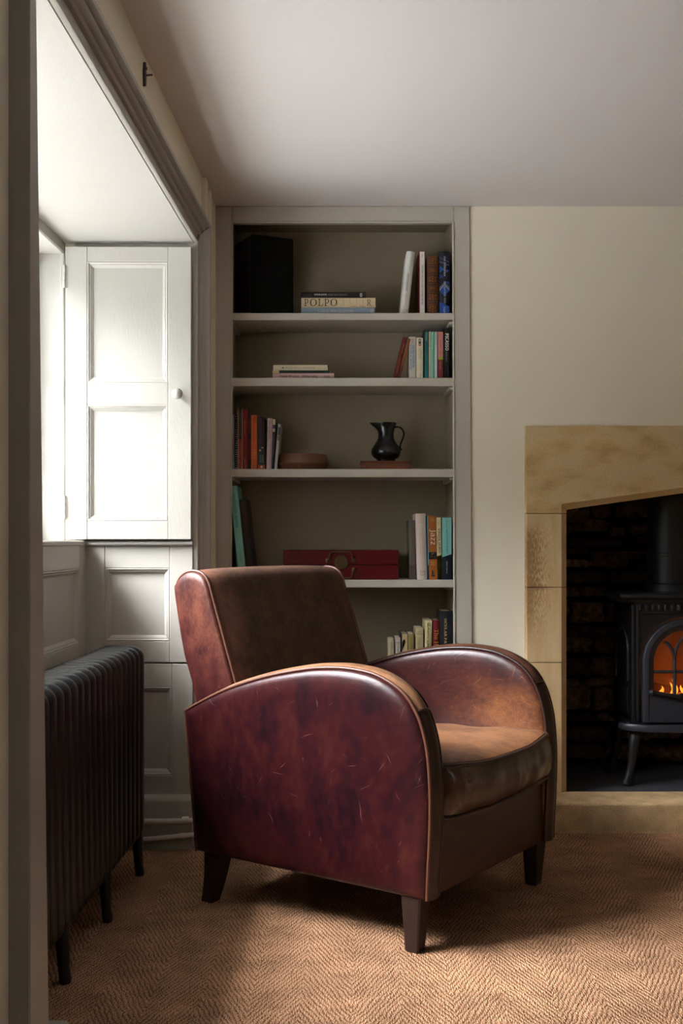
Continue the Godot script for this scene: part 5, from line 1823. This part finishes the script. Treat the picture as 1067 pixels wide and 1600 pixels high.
	lettering(b, "THE MAKING OF BIRDS", ink(c8(88, 76, 44)), Vector3(0.0, 0.118, zt), 0.05, 0.0036)
	b = book("cream book with a red heading on the lowest shelf", g, 0.2685, s, 0.0255, 0.176, 0.13, c8(190, 178, 138))
	lettering(b, "THE", ink(c8(130, 40, 34)), Vector3(0.0, 0.165, zt), 0.010, 0.004, false, true)
	lettering(b, "MARMALADE", ink(c8(130, 40, 34)), Vector3(0.0, 0.158, zt), 0.019, 0.004, false, true)
	lettering(b, "Diaries", ink(c8(150, 136, 100)), Vector3(0.0, 0.12, zt), 0.05, 0.011, true, true)
	b = book("cream textbook with a coiled emblem leaning slightly on the lowest shelf", g, 0.2965, s, 0.0225, 0.203, 0.15, c8(206, 192, 140), 1.2)
	lettering(b, "PLASTIC SURGERY", ink(c8(54, 50, 42)), Vector3(-0.001, 0.135, zt), 0.085, 0.0062, true, false, true)
	lettering(b, "AND RECONSTRUCTION", ink(c8(140, 126, 86)), Vector3(0.007, 0.135, zt), 0.085, 0.003)
	for q in [0.191, 0.184]:
		mb = MB.new()
		var pts := []
		for k in 10:
			var a := TAU * k / 12.0 - 0.4
			pts.append(Vector3(0.001 + 0.0045 * cos(a), q + 0.0045 * sin(a), zt))
		mb.tube(pts, 0.0008, 5)
		part(b, "emblem", mb, ink(c8(60, 54, 44)))
	b = book("dark red hardback with a gilt title on the lowest shelf", g, 0.324, s, 0.026, 0.2045, 0.15, c8(104, 22, 24), 1.0, true)
	lettering(b, "The Hunt", ink(c8(196, 140, 60)), Vector3(0.001, 0.128, zt), 0.09, 0.0145, true, true)
	b = book("thick navy black hardback with gold capitals at the right of the lowest shelf", g, 0.3615, s, 0.0425, 0.236, 0.16, c8(24, 27, 32), 0, true, SPINE, false, 0.08)
	lettering(b, "OCULAR PATHOLOGY", ink(c8(190, 164, 104)), Vector3(-0.003, 0.13, zt), 0.16, 0.0085, true, true, true)


func ornaments() -> void:
	# black cloth speaker standing at an angle in the corner of the top shelf
	var s := 1.7346
	var sp := thing("speaker", "black box speaker in the dark left corner of the top shelf", "speaker", Vector3(-0.275, s, -3.975))
	sp.rotation.y = -atan2(-0.07, 0.1445) * 1.0
	var mb := MB.new()
	mb.box(Vector3(-0.0795, 0, -0.084), Vector3(0.0795, 0.283, 0.074), 0.006)
	part(sp, "cabinet", mb, M.speaker_box)
	mb = MB.new()
	mb.box(Vector3(-0.0785, 0.002, 0.070), Vector3(0.0785, 0.281, 0.084), 0.006)
	part(sp, "grille", mb, M.speaker_cloth)
	# pewter jug on a flat wooden box
	s = 1.2014
	var bx := thing("wooden_box", "small polished wooden box under the pewter jug", "box", Vector3(0.153, s, -3.93))
	mb = MB.new()
	mb.box(Vector3(-0.086, 0, -0.055), Vector3(0.086, 0.0245, 0.055), 0.001)
	part(bx, "body", mb, M.box_wood)
	mb = MB.new()
	mb.box(Vector3(-0.0885, 0.0245, -0.0575), Vector3(0.0885, 0.031, 0.0575), 0.002)
	part(bx, "lid", mb, M.box_wood)
	for x in [-0.0835, 0.0835]:
		mb = MB.new()
		mb.box(Vector3(x - 0.0045, 0.0, 0.053), Vector3(x + 0.0045, 0.0245, 0.0568), 0.001)
		part(bx, "corner_strip", mb, M.box_wood)
	var jug := thing("jug", "dark pewter jug with a spout and scrolled handle on a wooden box", "jug", Vector3(0.156, s + 0.031, -3.93))
	mb = MB.new()
	var prof := smooth_path([Vector2(0.0325, 0.0), Vector2(0.0335, 0.004), Vector2(0.031, 0.007), Vector2(0.040, 0.013), Vector2(0.049, 0.022), Vector2(0.0525, 0.034), Vector2(0.049, 0.048), Vector2(0.039, 0.063), Vector2(0.0305, 0.077), Vector2(0.0275, 0.090), Vector2(0.0285, 0.105), Vector2(0.032, 0.120), Vector2(0.037, 0.134), Vector2(0.0375, 0.1365)], 4)
	var rings := []
	var spout := func(r: float, y: float, a: float) -> Vector3:
		var k := smoothstep(0.095, 0.136, y)
		var w := pow(maxf(cos(a - PI), 0.0), 9.0)
		var rr := r + k * k * 0.020 * w
		return Vector3(cos(a) * rr, y + 0.001 * k * w, -sin(a) * rr * (1.0 - 0.12 * k))
	for p in prof:
		var r := []
		for i in 48:
			r.append(spout.call(p.x, p.y, TAU * i / 48.0))
		rings.append(r)
	for j in range(prof.size() - 1, 6, -1):
		var r := []
		for i in 48:
			r.append(spout.call(maxf(prof[j].x - 0.0022, 0.001), prof[j].y + (0.0006 if j == prof.size() - 1 else 0.0), TAU * i / 48.0))
		rings.append(r)
	mb.loft(rings)
	part(jug, "vessel", mb, M.pewter, 0.5)
	mb = MB.new()
	mb.tube(smooth_path([Vector3(0.029, 0.119, 0), Vector3(0.040, 0.1225, 0), Vector3(0.052, 0.119, 0), Vector3(0.061, 0.107, 0), Vector3(0.0625, 0.093, 0), Vector3(0.057, 0.076, 0), Vector3(0.0505, 0.060, 0), Vector3(0.0505, 0.048, 0), Vector3(0.0555, 0.0415, 0)], 4), 0.0036, 10, false, Vector2(1.5, 0.8))
	part(jug, "handle", mb, M.pewter, 0.5)
	# turned wooden bowl
	var bw := thing("wooden_bowl", "low turned wooden bowl beside the row of books on the third shelf", "bowl", Vector3(-0.138, s, -3.945))
	mb = MB.new()
	mb.lathe([Vector2(0, 0.0), Vector2(0.078, 0.0), Vector2(0.084, 0.004), Vector2(0.0935, 0.020), Vector2(0.0945, 0.024), Vector2(0.0935, 0.027), Vector2(0.0875, 0.055), Vector2(0.086, 0.0565), Vector2(0.083, 0.055), Vector2(0.076, 0.03), Vector2(0.05, 0.012), Vector2(0, 0.009)], 64)
	part(bw, "bowl_body", mb, M.bowl_wood, 0.8)
	# red lacquer case with a brass lock plate and two bail handles
	var s4 := 0.8218
	var rc := thing("lacquer_box", "long red lacquered box with a round brass lock plate on the fourth shelf", "box", Vector3(-0.002, s4, -3.945))
	mb = MB.new()
	mb.box(Vector3(-0.1985, 0.0, -0.09), Vector3(0.1985, 0.0495, 0.088), 0.0025)
	part(rc, "box_body", mb, M.red_lacquer)
	mb = MB.new()
	mb.box(Vector3(-0.1985, 0.0505, -0.09), Vector3(0.1985, 0.1015, 0.088), 0.0025)
	part(rc, "lid", mb, M.red_lacquer)
	mb = MB.new()
	mb.box(Vector3(-0.197, 0.0485, -0.088), Vector3(0.197, 0.0515, 0.0862), 0.0005)
	part(rc, "seam_strip", mb, cloth(c8(40, 10, 10)))
	for sx in [-1.0, 1.0]:
		mb = MB.new()
		mb.box(Vector3(sx * 0.166 - 0.018, 0.099, -0.0905), Vector3(sx * 0.166 + 0.018, 0.1025, -0.06), 0.001)
		part(rc, "hinge", mb, M.brass)
	mb = MB.new()
	mb.lathe([Vector2(0, 0), Vector2(0.0248, 0), Vector2(0.0248, 0.0025), Vector2(0.023, 0.004), Vector2(0.0215, 0.0028), Vector2(0.013, 0.0028), Vector2(0.012, 0.0042), Vector2(0.0105, 0.003), Vector2(0.005, 0.003), Vector2(0.0045, 0.006), Vector2(0, 0.007)], 40, Vector3(0.0, 0.059, 0.088), 2)
	var plate := part(rc, "lock_plate", mb, M.brass, 0.8)
	for i in 12:
		var a := TAU * i / 12.0
		mb = MB.new()
		mb.lathe([Vector2(0, 0.002), Vector2(0.0022, 0.002), Vector2(0.0016, 0.0042), Vector2(0, 0.0046)], 8, Vector3(0.0172 * cos(a), 0.059 + 0.0172 * sin(a), 0.088), 2)
		part(plate, "stud", mb, M.brass)
	mb = MB.new()
	mb.box(Vector3(-0.010, 0.037, 0.0905), Vector3(0.010, 0.0475, 0.0945), 0.0015)
	part(plate, "hasp", mb, M.brass)
	for sy in [1.0, -1.0]:
		var y0 := 0.0665 if sy > 0 else 0.0355
		for sx in [-1.0, 1.0]:
			mb = MB.new()
			mb.lathe([Vector2(0, 0), Vector2(0.0078, 0), Vector2(0.007, 0.003), Vector2(0.004, 0.004), Vector2(0.0042, 0.008), Vector2(0, 0.010)], 14, Vector3(sx * 0.0455, y0, 0.088), 2)
			part(rc, "handle_post", mb, M.brass)
		mb = MB.new()
		mb.tube(smooth_path([Vector3(-0.0455, y0, 0.095), Vector3(-0.041, y0 + sy * 0.006, 0.097), Vector3(-0.039, y0 + sy * 0.018, 0.096), Vector3(-0.031, y0 + sy * 0.0285, 0.095), Vector3(0.0, y0 + sy * 0.030, 0.095), Vector3(0.031, y0 + sy * 0.0285, 0.095), Vector3(0.039, y0 + sy * 0.018, 0.096), Vector3(0.041, y0 + sy * 0.006, 0.097), Vector3(0.0455, y0, 0.095)], 4), 0.0026, 8)
		part(rc, "bail_handle", mb, M.brass)
